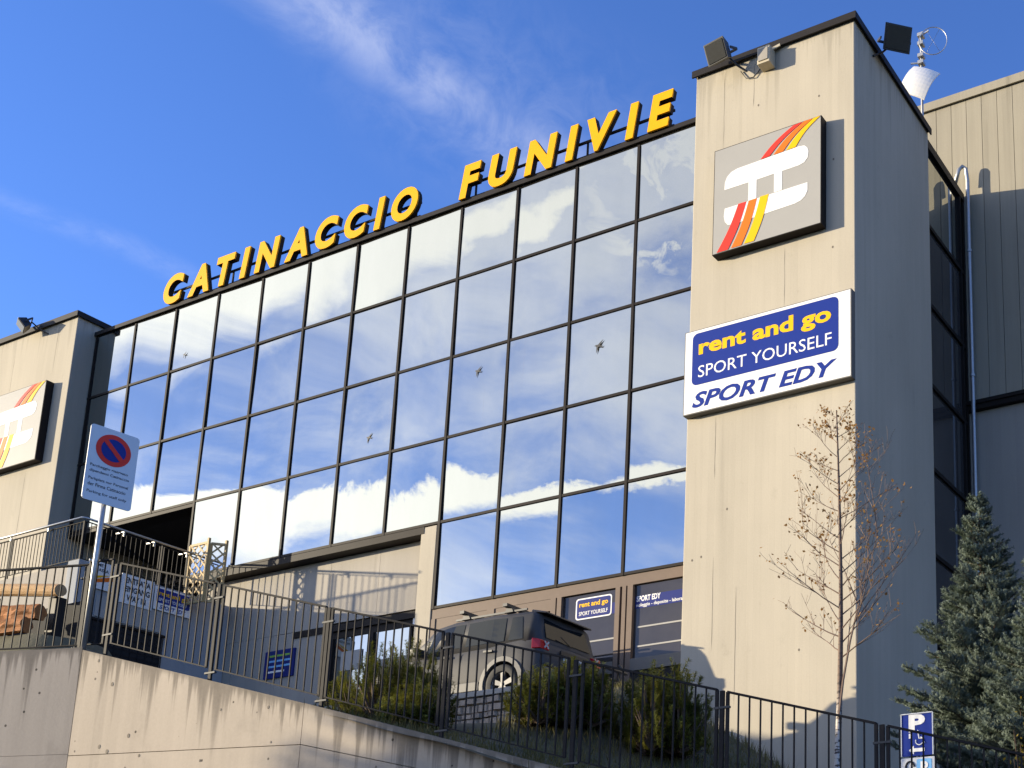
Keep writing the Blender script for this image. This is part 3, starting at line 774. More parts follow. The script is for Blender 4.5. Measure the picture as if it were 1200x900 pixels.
# ================================================================== SIGNS ON THE TOWERS
def logo_sign(x0, z0, label):
    W, H, F0 = 2.64, 2.55, 20.17
    o = thing('logo_sign', (x0 + W / 2, TF, z0), label, 'sign', 'square logo signs on the towers')
    m = MB(); m.box(x0, x0 + W, F0 + 0.006, TF - 0.004, z0, z0 + H); m.build('box', M_FRAME, o)
    m = MB(); m.box(x0 + 0.018, x0 + W - 0.018, F0, F0 + 0.03, z0 + 0.018, z0 + H - 0.018); f = m.build('face', M_SIGNGREY, o)
    def pr(poly, mat, name, lift):
        q = MB(); q.prism([(x0 + a, z0 + b) for a, b in poly], (0, F0 - lift, 0), XA, ZA, -YA, 0.004); q.build(name, mat, f)
    top = [(0.28, 1.50), (0.29, 1.68), (0.34, 1.80), (0.44, 1.89), (0.60, 1.93), (2.10, 1.97), (2.24, 1.95), (2.31, 1.88), (2.34, 1.78), (2.32, 1.64), (2.24, 1.55), (2.12, 1.52), (1.71, 1.51), (1.51, 1.51), (1.08, 1.50), (0.88, 1.50)]
    pr(top, M_WHITE, 'emblem', 0.001)
    pr([(0.885, 1.50), (1.085, 1.50), (1.085, 1.05), (0.885, 1.05)], M_WHITE, 'emblem', 0.0005)
    pr([(1.515, 1.51), (1.71, 1.51), (1.705, 1.06), (1.515, 1.06)], M_WHITE, 'emblem', 0.0005)
    pr([(0.30, 1.04), (2.32, 1.05), (2.32, 0.86), (2.26, 0.74), (2.16, 0.67), (2.02, 0.64), (0.52, 0.60), (0.38, 0.63), (0.31, 0.72), (0.28, 0.86)], M_WHITE, 'emblem', 0.001)
    def curve(a0, a1, b0, b1, c):
        """stripe between the bottom pair a0,a1 and top pair b0,b1, bowed by c"""
        L = []; Rr = []
        for k in range(9):
            t = k / 8; s = c * math.sin(math.pi * t)
            L.append((a0[0] + (b0[0] - a0[0]) * t - s, a0[1] + (b0[1] - a0[1]) * t + s * 0.6)); Rr.append((a1[0] + (b1[0] - a1[0]) * t - s, a1[1] + (b1[1] - a1[1]) * t + s * 0.6))
        return L + Rr[::-1]
    pr(curve((1.18, 1.96), (1.40, 1.97), (1.97, 2.52), (2.19, 2.53), 0.05), M_RED, 'stripe', 0.006)
    pr(curve((1.50, 1.97), (1.73, 1.975), (2.23, 2.53), (2.43, 2.53), 0.05), M_ORANGE, 'stripe', 0.006)
    pr(curve((1.81, 1.975), (2.03, 1.98), (2.46, 2.53), (2.615, 2.53), 0.05), M_YSTRIPE, 'stripe', 0.006)
    pr(curve((0.12, 0.03), (0.40, 0.03), (0.64, 1.05), (0.84, 1.05), -0.035), M_RED, 'stripe', 0.006)
    pr(curve((0.48, 0.04), (0.73, 0.04), (0.90, 1.05), (1.10, 1.05), -0.035), M_ORANGE, 'stripe', 0.006)
    pr(curve((0.80, 0.05), (1.04, 0.05), (1.18, 1.06), (1.39, 1.06), -0.035), M_YSTRIPE, 'stripe', 0.006)
    return o
logo_sign(-13.26, 15.36, 'grey square sign with white emblem and red yellow stripes on right tower')
logo_sign(-39.46, 15.36, 'grey square sign with white emblem on left tower, cut by picture edge')

rx, rz, RF = -13.93, 11.80, 20.225
o = thing('shop_sign', (rx + 2, TF, rz), 'white and blue rent and go SPORT EDY box sign on the right tower', 'sign')
m = MB(); m.box(rx, rx + 3.97, RF + 0.006, TF - 0.004, rz, rz + 1.93); m.build('box', M_CLAD, o)
m = MB(); m.box(rx + 0.02, rx + 3.95, RF, RF + 0.03, rz + 0.02, rz + 1.91); f = m.build('face', M_WHITE, o)
m = MB(); m.prism([(rx + a, rz + b) for a, b in rrect(0.20, 3.68, 0.64, 1.84, 0.13)], (0, RF - 0.001, 0), XA, ZA, -YA, 0.004); m.build('blue_field', M_BLUE, f)
text_words('lettering', 'rent and go', M_YSTRIPE, f, (rx + 0.36, RF - 0.004, rz + 1.22), XA, ZA, -YA, 3.16, 0.46, 0.035, 0, 0.003)
text_words('lettering', 'SPORT YOURSELF', M_WHITE, f, (rx + 0.36, RF - 0.004, rz + 0.80), XA, ZA, -YA, 3.17, 0.27, 0.0, 0, 0.003)
text_words('lettering', 'SPORT EDY', M_BLUE, f, (rx + 0.22, RF - 0.001, rz + 0.12), XA, ZA, -YA, 3.43, 0.35, 0.03, 0.28, 0.003)

# ================================================================== FIXTURES ON THE ROOF EDGES
def floodlight(c, yaw, pitch, w_, h_, d_, foot, label, mat=M_BLACK):
    """lamp head centred at c that looks along yaw/pitch, on a bent arm from foot"""
    o = thing('floodlight', foot, label, 'floodlight', 'floodlights on the tower tops')
    rot = Matrix.Rotation(yaw, 3, 'Z') @ Matrix.Rotation(pitch, 3, 'X')
    def T(p): return Vector(c) + rot @ Vector(p)
    m = MB()
    fr = [(-w_ / 2, -d_ / 2, -h_ / 2), (w_ / 2, -d_ / 2, -h_ / 2), (w_ / 2, -d_ / 2, h_ / 2), (-w_ / 2, -d_ / 2, h_ / 2)]
    bk = [(p[0] * 0.72, d_ / 2, p[2] * 0.66) for p in fr]
    m.add([T(p) for p in fr + bk], [(0, 1, 2, 3), (7, 6, 5, 4), (0, 4, 5, 1), (1, 5, 6, 2), (2, 6, 7, 3), (3, 7, 4, 0)])
    hd = m.build('housing', mat, o, bevel=0.012)
    m = MB(); g = [(p[0] * 0.86, -d_ / 2 - 0.012, p[2] * 0.84) for p in fr]; g2 = [(p[0], p[1] + 0.02, p[2]) for p in g]
    m.add([T(p) for p in g + g2], [(0, 1, 2, 3), (7, 6, 5, 4), (0, 4, 5, 1), (1, 5, 6, 2), (2, 6, 7, 3), (3, 7, 4, 0)]); m.build('lens', M_LAMPGLASS, hd)
    m = MB(); m.bar(T((-w_ / 2 - 0.03, 0, 0)), T((-w_ / 2 - 0.03, d_ * 0.9, 0)), 0.03, 0.05); m.bar(T((w_ / 2 + 0.03, 0, 0)), T((w_ / 2 + 0.03, d_ * 0.9, 0)), 0.03, 0.05)
    m.bar(T((-w_ / 2 - 0.03, d_ * 0.9, 0)), T((w_ / 2 + 0.03, d_ * 0.9, 0)), 0.03, 0.05); m.build('yoke', mat, o)
    m = MB(); m.tube([T((0, d_ * 0.9, 0)), (Vector(foot) + T((0, d_, 0))) / 2 + Vector((0, 0, -0.05)), foot], 0.025, 6); m.build('arm', mat, o)
    return o
floodlight((-13.02, 19.9, 20.13), R(-8), R(26), 0.56, 0.46, 0.28, (-12.62, TF, 19.88), 'grey floodlight at the left of the right tower top', M_CLAMP)
floodlight((-9.5, 21.55, 20.38), R(42), R(24), 0.62, 0.56, 0.30, (-9.93, 21.3, 19.95), 'black floodlight on the right side of the right tower top')
floodlight((-38.1, 20.0, 19.98), R(-25), R(40), 0.52, 0.34, 0.24, (-37.5, TF, 19.7), 'small dark floodlight on the left tower roof edge')
o = thing('sensor_box', (-12.05, TF, 19.66), 'small cream box fixed below the right tower coping', 'box')
m = MB(); m.box(-12.19, -11.88, 20.13, TF - 0.004, 19.68, 20.10); b_ = m.build('box', M_CREAM, o, bevel=0.015)
m = MB(); m.box(-12.15, -11.92, 20.11, 20.128, 19.74, 20.04); m.build('front_grille', M_LOWER, b_)
m = MB(); m.bar((-11.95, 20.3, 20.1), (-11.72, 20.32, 20.16), 0.03, 0.06); m.build('bracket', M_CREAM, o)
m = MB(); m.tube([(-12.75, 20.37, 19.9), (-12.6, 20.36, 19.66), (-12.42, 20.36, 19.62), (-12.3, 20.37, 19.72), (-12.18, 20.36, 19.84)], 0.012, 6); tag(m.build('cable', M_BLACK, None, smooth=True), 'thin black cable looped under the grey floodlight on right tower', 'cable')

o = thing('antenna_mast', (-10.28, 24.9, 20.3), 'thin mast with white panel dish and ring antenna behind right tower', 'antenna')
m = MB(); m.tube([(-10.28, 24.9, 20.3), (-10.28, 24.9, 23.5)], 0.035, 8); m.build('mast', M_GALV, o)
cx, cy, cz = -10.26, 24.75, 21.90
pd = MB(); n = 8; rot = Matrix.Rotation(R(14), 3, 'Z') @ Matrix.Rotation(R(-6), 3, 'X') @ Matrix.Rotation(R(28), 3, 'Y')
vs = []
for lay in (0.0, 0.03):
    for j in range(n + 1):
        for i in range(n + 1):
            u = (i / n - 0.5); v = (j / n - 0.5)
            p = rot @ Vector((u * 0.74, -0.3 + 0.42 * (u * u * 0.4 + v * v) + lay + 0.2, v * 0.84)); vs.append((cx + p.x, cy + p.y - 0.1, cz + p.z))
N2 = (n + 1) ** 2; fs = []
for j in range(n):
    for i in range(n):
        a = j * (n + 1) + i; fs.append((a, a + 1, a + n + 2, a + n + 1)); fs.append((N2 + a, N2 + a + n + 1, N2 + a + n + 2, N2 + a + 1))
for i in range(n):
    for a, b2 in ((i, i + 1), (n * (n + 1) + i, n * (n + 1) + i + 1), (i * (n + 1), (i + 1) * (n + 1)), (i * (n + 1) + n, (i + 1) * (n + 1) + n)):
        fs.append((a, b2, b2 + N2, a + N2))
pd.add(vs, fs); pd.build('panel_dish', M_WHITEPOLE, o, smooth=False)
m = MB(); ring = [(-9.92 + 0.33 * math.cos(t * math.pi / 12), 24.8 + 0.12 * math.cos(t * math.pi / 12), 23.05 + 0.40 * math.sin(t * math.pi / 12)) for t in range(25)]
m.tube(ring, 0.012, 5, cap=False)
for k in (4, 8, 16, 20): m.tube([ring[k], ring[(k + 12) % 24]], 0.004, 4)
m.build('ring_antenna', M_GALV, o, smooth=True)
for z in (22.55, 22.75, 23.1, 23.35):
    m = MB(); m.box(-10.35, -10.2, 24.8, 24.97, z, z + 0.09); m.build('clamp', M_GALV, o)
m = MB(); m.bar((-10.28, 24.9, 23.42), (-10.05, 24.85, 23.44), 0.03, 0.03); m.bar((-10.28, 24.9, 22.62), (-10.55, 24.85, 22.66), 0.03, 0.03); m.build('arm', M_GALV, o)

# ================================================================== RETAINING WALL BELOW THE RAILING
rw = thing('retaining_wall', (-14.6, 8.8, -1), 'stained concrete retaining wall under the long railing', 'wall')
def wface(x): return fence_y(x) - 0.10
UL = Vector((-math.cos(R(17)), -math.sin(R(17)), 0)); CORN = Vector((-14.60, wface(-14.6), 0))
xs = [-14.6, -11.07, -7.9, -4.5, -1.0, 3.0]
def zt(p): return fence_z(p[0]) + (0.02 if p[0] < -14.4 else 0)
for i in range(len(xs) - 1):
    a = (xs[i], wface(xs[i])); b = (xs[i + 1], wface(xs[i + 1]))
    za, zb = zt(a), zt(b)
    def slab(za0, zb0, za1, zb1):
        m = MB(); g = 0.004
        m.add([(a[0] + g, a[1], za0 + g), (b[0] - g, b[1], zb0 + g), (b[0] - g, b[1] + 0.3, zb0 + g), (a[0] + g, a[1] + 0.3, za0 + g), (a[0] + g, a[1], za1 - g), (b[0] - g, b[1], zb1 - g), (b[0] - g, b[1] + 0.3, zb1 - g), (a[0] + g, a[1] + 0.3, za1 - g)],
              [(0, 3, 2, 1), (4, 5, 6, 7), (0, 1, 5, 4), (1, 2, 6, 5), (2, 3, 7, 6), (3, 0, 4, 7)])
        m.build('panel', M_WALL, rw)
    if za > 2.8 and zb > 2.8:
        slab(2.70, 2.57, za, zb); slab(-3, -3, 2.70, 2.57)
    elif za > 2.6:
        slab(2.57, min(2.45, zb - 0.3), za, zb); slab(-3, -3, 2.57, min(2.45, zb - 0.3))
    else:
        slab(-3, -3, za, zb)
for k in range(4):
    p0 = CORN + UL * (0.0 + k * 3.2); p1 = CORN + UL * (3.2 + k * 3.2)
    t = Vector((UL.y, -UL.x, 0)) * 0.3
    if t.y < 0: t = -t
    for z0, z1 in ((-3, 2.72), (2.72, 4.02 + 0.06 * k)):
        a0 = p0 + UL * 0.005; b0 = p1 - UL * 0.005
        m = MB(); m.add([(q.x, q.y, zz) for zz in (z0 + 0.002, z1 - 0.002) for q in (a0, b0, b0 + t, a0 + t)], [(0, 3, 2, 1), (4, 5, 6, 7), (0, 1, 5, 4), (1, 2, 6, 5), (2, 3, 7, 6), (3, 0, 4, 7)])
        m.build('panel', M_WALL, rw)

hr_ = random.Random(14)
for i in range(46):
    x = hr_.uniform(-14.5, -6.5); z = fence_z(x) - hr_.uniform(0.12, 1.75)
    rr = hr_.choice((.012, .015, .018, .024)); y = wface(x) - 0.002
    m = MB(); m.prism([(x + rr * math.cos(k) * hr_.uniform(.8, 1.1), z + rr * 1.15 * math.sin(k)) for k in (0, .9, 1.8, 2.7, 3.6, 4.5, 5.4)], (0, y, 0), XA, ZA, YA, 0.012); m.build('tie_hole', M_CRACK, rw)
# ================================================================== RAILINGS
class Railing:
    def __init__(s, label, loc, mat=M_RAIL):
        s.o = thing('railing', loc, label, 'railing', 'steel picket railings'); s.mat = mat; s.pk = {}

    def panel(s, a, b, h, spacing=0.116, rw_=0.036, pw=0.013, pts=None):
        """framed panel between the feet a and b (points on the lower rail)"""
        a = Vector(a); b = Vector(b); H = Vector((0, 0, h))
        m = MB(); m.bar(a, b, rw_ * 0.7, 0.014); m.bar(a + H, b + H, rw_, 0.02)
        m.bar(a - Vector((0, 0, 0.007)), a + H, 0.02, rw_ * 0.9); m.bar(b - Vector((0, 0, 0.007)), b + H, 0.02, rw_ * 0.9)
        f = m.build('panel', s.mat, s.o)
        n = max(2, int(round((b - a).length / spacing)))
        key = round(h, 3)
        for i in range(1, n):
            p = a + (b - a) * (i / n)
            if key not in s.pk:
                k = MB(); k.box(p.x - pw / 2, p.x + pw / 2, p.y - pw / 2, p.y + pw / 2, p.z, p.z + h)
                ob = k.build('picket', s.mat, f); s.pk[key] = (ob.data,)
            else:
                link('picket', s.pk[key][0], p, f)
        return f

    def post(s, p, h, w_=0.05, clamps=(0.12, 0.86), d=None):
        p = Vector(p); m = MB(); m.box(p.x - w_ / 2, p.x + w_ / 2, p.y - 0.012, p.y + 0.012, p.z, p.z + h)
        o = m.build('post', s.mat, s.o)
        d = Vector(d) if d else Vector((1, 0, 0))
        for c in clamps:
            q = MB(); q.bar(p + Vector((0, 0, h * c)) - d * 0.085, p + Vector((0, 0, h * c)) + d * 0.085, 0.03, 0.02); q.build('clamp', M_CLAMP, o)

fr = Railing('long dark picket railing stepping down the retaining wall top', (-10, 9.3, 3))
ends = [(-14.27, -12.69), (-12.535, -10.99), (-10.895, -9.375), (-9.25, -7.81), (-7.638, -6.153), (-6.04, -4.57), (-4.459, -2.95), (-2.83, -1.3)]
def rail_top(x): return 5.058 + (x + 14.269) * (2.256 - 5.058) / (-4.459 + 14.269)
for x0, x1 in ends:
    fr.panel((x0, fence_y(x0), rail_top(x0) - 1.0), (x1, fence_y(x1), rail_top(x1) - 1.0), 1.0)
for (a, b), (c, d_) in zip(ends[:-1], ends[1:]):
    xm = (b + c) / 2; fr.post((xm, fence_y(xm), fence_z(xm) - 0.05), rail_top(xm) - fence_z(xm) + 0.05, 0.045, (0.10, 0.86))
fr.post((-14.345, fence_y(-14.345), 3.92), 1.14, 0.045, (0.22, 0.86))
# curved corner panel
p_a = Vector((-14.80, 8.93, 4.09)); p_b = Vector((-14.42, 8.965, 4.07))
fr.panel(p_a, p_b, 1.06)
lp0 = CORN + UL * 0.22 + Vector((0.02, 0.12, 0)); lp0.z = 4.08
lp1 = lp0 + UL * 2.4
fr.post((-14.86, 8.93, 3.95), 1.18, 0.05, (0.1, 0.85)); fr.post((lp0.x + 0.03, lp0.y, 3.95), 1.16, 0.05, ())
fr.panel(lp1, lp0, 1.02)
lp2 = lp1 + UL * 0.12
fr.panel(lp2 + UL * 1.8, lp2, 1.02)
fr.post((lp1 + UL * 0.06) + Vector((0, 0, -0.1)), 1.15, 0.05, (0.1, 0.85), UL)

# ================================================================== RAISED LANDING AT THE LEFT
LX, LF, LT = -29.0, 17.22, 10.02
la = thing('raised_landing', (-31, 19, 4), 'grey raised entrance landing wall at the left carrying way-in boards', 'wall')
m = MB(); m.box(LX - 0.22, LX, LF + 0.36, FY + 0.28, 4.0, LT); m.build('side_wall', M_LANDING, la)
m = MB(); m.box(LX - 0.42, LX + 0.004, LF - 0.01, LF + 0.355, 4.0, LT + 0.06); m.build('corner_pillar', M_LANDING, la, bevel=0.015)
m = MB(); m.box(-46, LX - 0.425, LF, LF + 0.25, 4.0, LT - 0.02); m.build('front_wall', M_LOWER, la)
m = MB(); m.box(-46, LX - 0.225, LF + 0.26, 24.0, 9.75, 9.92); m.build('landing_floor', M_PARK, la)
# grilled opening low in the side wall and a pale band above it
m = MB(); m.box(LX + 0.002, LX + 0.03, 17.72, 19.45, 8.80, 9.34); m.build('pale_panel', M_SIGNGREY, la)
m = MB(); m.box(LX + 0.002, LX + 0.012, 17.6, 19.5, 7.2, 8.70); gr = m.build('grille', M_DARKIN, la)
for z in [7.3 + 0.14 * i for i in range(10)]:
    q = MB(); q.box(LX + 0.014, LX + 0.03, 17.62, 19.48, z, z + 0.022); q.build('grille_bar', M_RAIL, gr)
for y in [17.7 + 0.2 * i for i in range(10)]:
    q = MB(); q.box(LX + 0.031, LX + 0.043, y, y + 0.02, 7.2, 8.7); q.build('grille_bar', M_RAIL, gr)
m = MB(); m.box(LX + 0.002, LX + 0.06, 17.55, 19.55, 8.70, 8.76); m.build('lintel_strip', M_FRAME, la)
ur = Railing('upper railing round the raised landing beside the entrance', (LX, LF, LT), M_RAIL)
yy = LF + 0.05
ur.panel((LX - 0.06, LF + 0.08, LT + 0.10), (LX - 0.06, 19.2, LT + 0.10), 0.94, 0.13)
ur.panel((LX - 0.06, 19.32, LT + 0.10), (LX - 0.06, 20.85, LT + 0.10), 0.94, 0.13)
ur.panel((LX - 2.9, LF + 0.06, LT + 0.10), (LX - 0.12, LF + 0.06, LT + 0.10), 0.94, 0.13)
ur.panel((LX - 5.9, LF + 0.06, LT + 0.10), (LX - 3.02, LF + 0.06, LT + 0.10), 0.94, 0.13)
ur.panel((LX - 9.0, LF + 0.06, LT + 0.10), (LX - 6.02, LF + 0.06, LT + 0.10), 0.94, 0.13)
for p in ((LX - 0.08, LF + 0.04), (LX - 2.96, LF + 0.06), (LX - 5.96, LF + 0.06), (LX - 0.06, 19.26)):
    ur.post((p[0], p[1], LT), 1.06, 0.05, ())
hr = MB(); hr.tube([(LX - 9, LF - 0.04, LT + 1.10), (LX - 0.05, LF - 0.04, LT + 1.10), (LX + 0.0, LF + 0.03, LT + 1.10), (LX + 0.0, 20.9, LT + 1.10)], 0.03, 8)
hr.build('handrail', M_GALV, ur.o, smooth=True)
for p in ((LX - 1.4, LF + 0.02), (LX - 2.9, LF + 0.02), (LX - 4.4, LF + 0.02)):
    q = MB(); q.bar((p[0], p[1] - 0.03, LT + 0.98), (p[0], p[1] - 0.03, LT + 1.09), 0.03, 0.03); q.build('bracket', M_GALV, ur.o)
for y in (18.2, 19.0, 19.9):
    q = MB(); q.bar((LX, y, LT + 0.95), (LX, y, LT + 1.09), 0.03, 0.03); q.bar((LX, y, LT + 1.06), (LX - 0.3, y, LT + 1.07), 0.03, 0.03); q.build('bracket', M_GALV, ur.o)

# boards on the side wall (face +X; text runs along +Y)
def side_board(y0, y1, z0, z1, label):
    o = thing('entrance_board', (LX + 0.03, (y0 + y1) / 2, z0), label, 'sign', 'boards on the landing wall')
    m = MB(); m.box(LX + 0.034, LX + 0.055, y0, y1, z0, z1); f = m.build('board', M_WHITE, o)
    return o, f
bx = LX + 0.055
o, f = side_board(17.42, 18.12, 9.47, 10.14, 'small board with orange swoosh left of the way-in board')
text('lettering', 'COME', M_INK, f, (bx, 17.47, 10.02), YA, ZA, XA, 0.3, 0.08, 0.02)
text('lettering', 'IN FASSA', M_INK, f, (bx, 17.47, 9.90), YA, ZA, XA, 0.45, 0.08, 0.02)
m = MB(); m.prism([(17.45, 9.62), (17.75, 9.74), (18.06, 9.86), (18.06, 9.74), (17.8, 9.66), (17.45, 9.55)], (bx + 0.0005, 0, 0), YA, ZA, XA, 0.003); m.build('swoosh', M_ORANGE, f)
m = MB(); m.prism([(17.45, 9.70), (17.7, 9.80), (17.98, 9.87), (17.72, 9.75), (17.45, 9.63)], (bx + 0.004, 0, 0), YA, ZA, XA, 0.003); m.build('swoosh', M_YSTRIPE, f)
o, f = side_board(18.26, 19.10, 9.30, 10.04, 'white board reading ENTRATA EINGANG WAY IN on the landing wall')
for s_, z, w_ in (('ENTRATA', 9.82, 0.66), ('EINGANG', 9.60, 0.66), ('WAY IN', 9.38, 0.5)):
    text('lettering', s_, M_INK, f, (bx, 18.68 - w_ / 2, z), YA, ZA, XA, w_, 0.15, 0.03)
o, f = side_board(19.14, 20.16, 9.37, 9.97, 'blue and white rent and go board right of the way-in board')
m = MB(); m.prism(rrect(19.19, 20.11, 9.56, 9.93, 0.05), (bx + 0.0005, 0, 0), YA, ZA, XA, 0.003); m.build('blue_field', M_BLUE, f)
text('lettering', 'rent and go', M_YSTRIPE, f, (bx + 0.004, 19.25, 9.72), YA, ZA, XA, 0.78, 0.15, 0.03)
text('lettering', 'SPORT YOURSELF', M_WHITE, f, (bx + 0.004, 19.25, 9.61), YA, ZA, XA, 0.78, 0.08, 0.01)
text('lettering', 'SPORT EDY', M_BLUE, f, (bx, 19.3, 9.41), YA, ZA, XA, 0.72, 0.11, 0.03, 0.25)

# trellis at the end of the landing
o = thing('wooden_trellis', (-28.6, 20.0, 9.6), 'sunlit golden wooden trellis at the end of the landing', 'trellis')
def lattice(p, q, z0, z1, side):
    p, q = Vector(p), Vector(q)
    m = MB()
    m.bar((p.x, p.y, z0), (p.x, p.y, z1), 0.06, 0.06); m.bar((q.x, q.y, z0), (q.x, q.y, z1 + 0.12), 0.06, 0.06)
    m.bar((p.x, p.y, z1), (q.x, q.y, z1), 0.05, 0.06); m.bar((p.x, p.y, z0 + 0.03), (q.x, q.y, z0 + 0.03), 0.05, 0.06)
    fm = m.build('frame', M_TRELLIS, o)
    d = q - p; L = d.length; H = z1 - z0; stp = 0.27
    for sgn in (1, -1):
        k = -H
        while k < L:
            a0 = max(0, k); a1 = min(L, k + H)
            if a1 - a0 > 0.1:
                if sgn == 1: za, zb = z0 + (a0 - k), z0 + (a1 - k)
                else: za, zb = z1 - (a0 - k), z1 - (a1 - k)
                off = Vector((0, 0.014 * sgn, 0))
                s_ = MB(); s_.bar(p + d * (a0 / L) + off + Vector((0, 0, za)), p + d * (a1 / L) + off + Vector((0, 0, zb)), 0.012, 0.042); s_.build('slat', M_TRELLIS, fm)
            k += stp
lattice((-29.02, 20.0, 0), (-28.33, 20.0, 0), 9.7, 11.30, 1)
lattice((-28.30, 20.05, 0), (-28.05, 20.3, 0), 9.7, 11.28, 1)

# logs in front of the landing
def log(p, q, r, mat, name, label, cat, n=14, rough=0.08):
    p, q = Vector(p), Vector(q); d = q - p; L = d.length; d.normalize()
    a = d.cross(Vector((0, 0, 1))).normalized(); b = a.cross(d)
    vs = []; ns = 12
    for i in range(ns + 1):
        for k in range(n):
            t = 2 * math.pi * k / n
            rr = r * (1 + rough * mnoise.noise(Vector((i * 0.35 + p.x, math.cos(t) * 1.4, math.sin(t) * 1.4)))) * (0.93 if i in (0, ns) else 1)
            vs.append(p + d * (L * i / ns) + (a * math.cos(t) + b * math.sin(t)) * rr)
    fs = [(i * n + k, i * n + (k + 1) % n, (i + 1) * n + (k + 1) % n, (i + 1) * n + k) for i in range(ns) for k in range(n)]
    fs += [tuple(range(n)), tuple(ns * n + k for k in range(n - 1, -1, -1))]
    m = MB(); m.add(vs, fs); return m.build(name, mat, None)
tag(log((-21.7, 11.0, 6.41), (-18.89, 11.0, 5.99), 0.10, M_WOOD, 'log_rail', '', ''), 'pale barked log laid as a rail behind the left fence', 'log')
for xx, lab in ((-19.2, 'dark stub post under the right end of the pale log'), (-21.0, 'dark stub post under the left end of the pale log')):
    m = MB(); m.box(xx - 0.10, xx + 0.10, 11.08, 11.26, 5.0, 5.95 + (-19.2 - xx) * 0.15); tag(m.build('log_post', M_FRAME, None, bevel=0.01), lab, 'post')
tag(log((-20.4, 10.7, 5.74), (-18.98, 10.8, 5.58), 0.125, M_REDWOOD, 'split_log', '', '', rough=0.5), 'upper reddish split log lying behind the left fence', 'log')
tag(log((-20.35, 10.6, 5.45), (-19.02, 10.65, 5.35), 0.12, M_REDWOOD, 'split_log', '', '', rough=0.5), 'lower reddish split log lying behind the left fence', 'log')
m = MB(); m.box(-24.0, -18.9, 11.4, 11.5, 4.8, 5.95); tag(m.build('shade_backdrop', M_DARKIN, None), 'added dark shade screen behind the logs', 'backdrop')  # added dark sheet paints the shade on the wall behind the logs

# ================================================================== FREE-STANDING SIGNS
PX, PY = -14.60, 8.89
o = thing('no_parking_sign', (PX, PY, 3.97), 'grey no parking sign on a pole at the wall corner', 'sign')
m = MB(); m.tube([(PX - 0.04, PY - 0.01, 3.9), (PX - 0.04, PY, 6.6)], 0.03, 10); m.build('pole', M_GALV, o, smooth=True)
sx_ = Vector((0.16, 0.987, 0)).normalized(); sn = Vector((sx_.y, -sx_.x, 0))         # text direction, facing
so = Vector((PX, PY, 6.33)) + sn * 0.0
m = MB(); m.prism(rrect(-0.285, 0.285, -0.49, 0.49, 0.04), so, sx_, ZA, sn, 0.012); pl_ = m.build('plate', M_SIGNBACK, o)
def disc(r, n=32): return [(r * math.cos(2 * math.pi * k / n), r * math.sin(2 * math.pi * k / n)) for k in range(n)]
dc = so + sn * 0.012 + Vector((0, 0, 0.22))
for rr, mm, lf, nm in ((0.205, M_RED, 0.001, 'red_disc'), (0.145, M_BLUE, 0.005, 'blue_disc')):
    q = MB(); q.prism(disc(rr), dc + sn * lf, sx_, ZA, sn, 0.003); q.build(nm, mm, pl_)
q = MB(); c45 = 0.7071; L_, w_ = 0.15, 0.028
q.prism([(-L_ * c45 - w_ * c45, L_ * c45 - w_ * c45), (L_ * c45 - w_ * c45, -L_ * c45 - w_ * c45), (L_ * c45 + w_ * c45, -L_ * c45 + w_ * c45), (-L_ * c45 + w_ * c45, L_ * c45 + w_ * c45)], dc + sn * 0.009, sx_, ZA, sn, 0.003)
q.build('red_slash', M_RED, pl_)
for i, (s_, w_) in enumerate((('Parcheggio riservato', 0.44), ('dipendenti Catinaccio', 0.46), ('Parkplatz nur Personal', 0.46), ('der Firma Catinaccio', 0.44), ('Parking for staff only', 0.46))):
    z = -0.06 - i * 0.07 - (0.03 if i > 1 else 0) - (0.03 if i > 3 else 0)
    text('lettering', s_, M_INK, pl_, so + sx_ * (-0.24) + ZA * z + sn * 0.012, sx_, ZA, sn, w_, 0.045, 0.01, 0, 0.002)

o = thing('parking_sign', (-5.36, 12.5, 0.5), 'blue disabled parking sign with arrow in front of spruces', 'sign')
m = MB(); m.tube([(-5.36, 12.56, 0.6), (-5.36, 12.56, 2.9)], 0.03, 10); m.build('pole', M_GALV, o, smooth=True)
m = MB(); m.prism(rrect(-5.55, -5.17, 2.52, 3.0, 0.025), (0, 12.52, 0), XA, ZA, -YA, 0.012); pl_ = m.build('plate', M_BLUE, o)
bd = MB()
for a, b2 in (((-5.55, 2.52), (-5.55, 3.0)), ((-5.17, 2.52), (-5.17, 3.0)), ((-5.55, 3.0), (-5.17, 3.0))): bd.bar((a[0], 12.505, a[1]), (b2[0], 12.505, b2[1]), 0.012, 0.012)
bd.build('border', M_SIGNBACK, pl_)
text('letter', 'P', M_WHITE, pl_, (-5.46, 12.508, 2.79), XA, ZA, -YA, 0.20, 0.20, 0.05)
q = MB(); q.prism([(-5.46, 2.72), (-5.43, 2.72), (-5.43, 2.775), (-5.46, 2.775)], (0, 12.507, 0), XA, ZA, -YA, 0.003); q.build('bar', M_WHITE, pl_)
q = MB()
cxx, czz = -5.33, 2.685
wheel = [(cxx + 0.045 * math.cos(R(a)), 12.503, czz + 0.045 * math.sin(R(a))) for a in range(-200, 71, 15)]
q.tube(wheel, 0.006, 5); q.tube([(cxx - 0.012, 12.503, czz + 0.095), (cxx - 0.004, 12.503, czz + 0.03), (cxx + 0.04, 12.503, czz + 0.025), (cxx + 0.06, 12.503, czz - 0.03)], 0.008, 5)
q.tube([(cxx - 0.014, 12.503, czz + 0.115), (cxx - 0.013, 12.503, czz + 0.12)], 0.012, 8); q.build('wheelchair_symbol', M_WHITE, pl_)
q = MB(); q.prism([(-5.46, 2.585), (-5.40, 2.635), (-5.40, 2.605), (-5.27, 2.605), (-5.27, 2.565), (-5.40, 2.565), (-5.40, 2.535)], (0, 12.507, 0), XA, ZA, -YA, 0.003); q.build('arrow', M_WHITE, pl_)
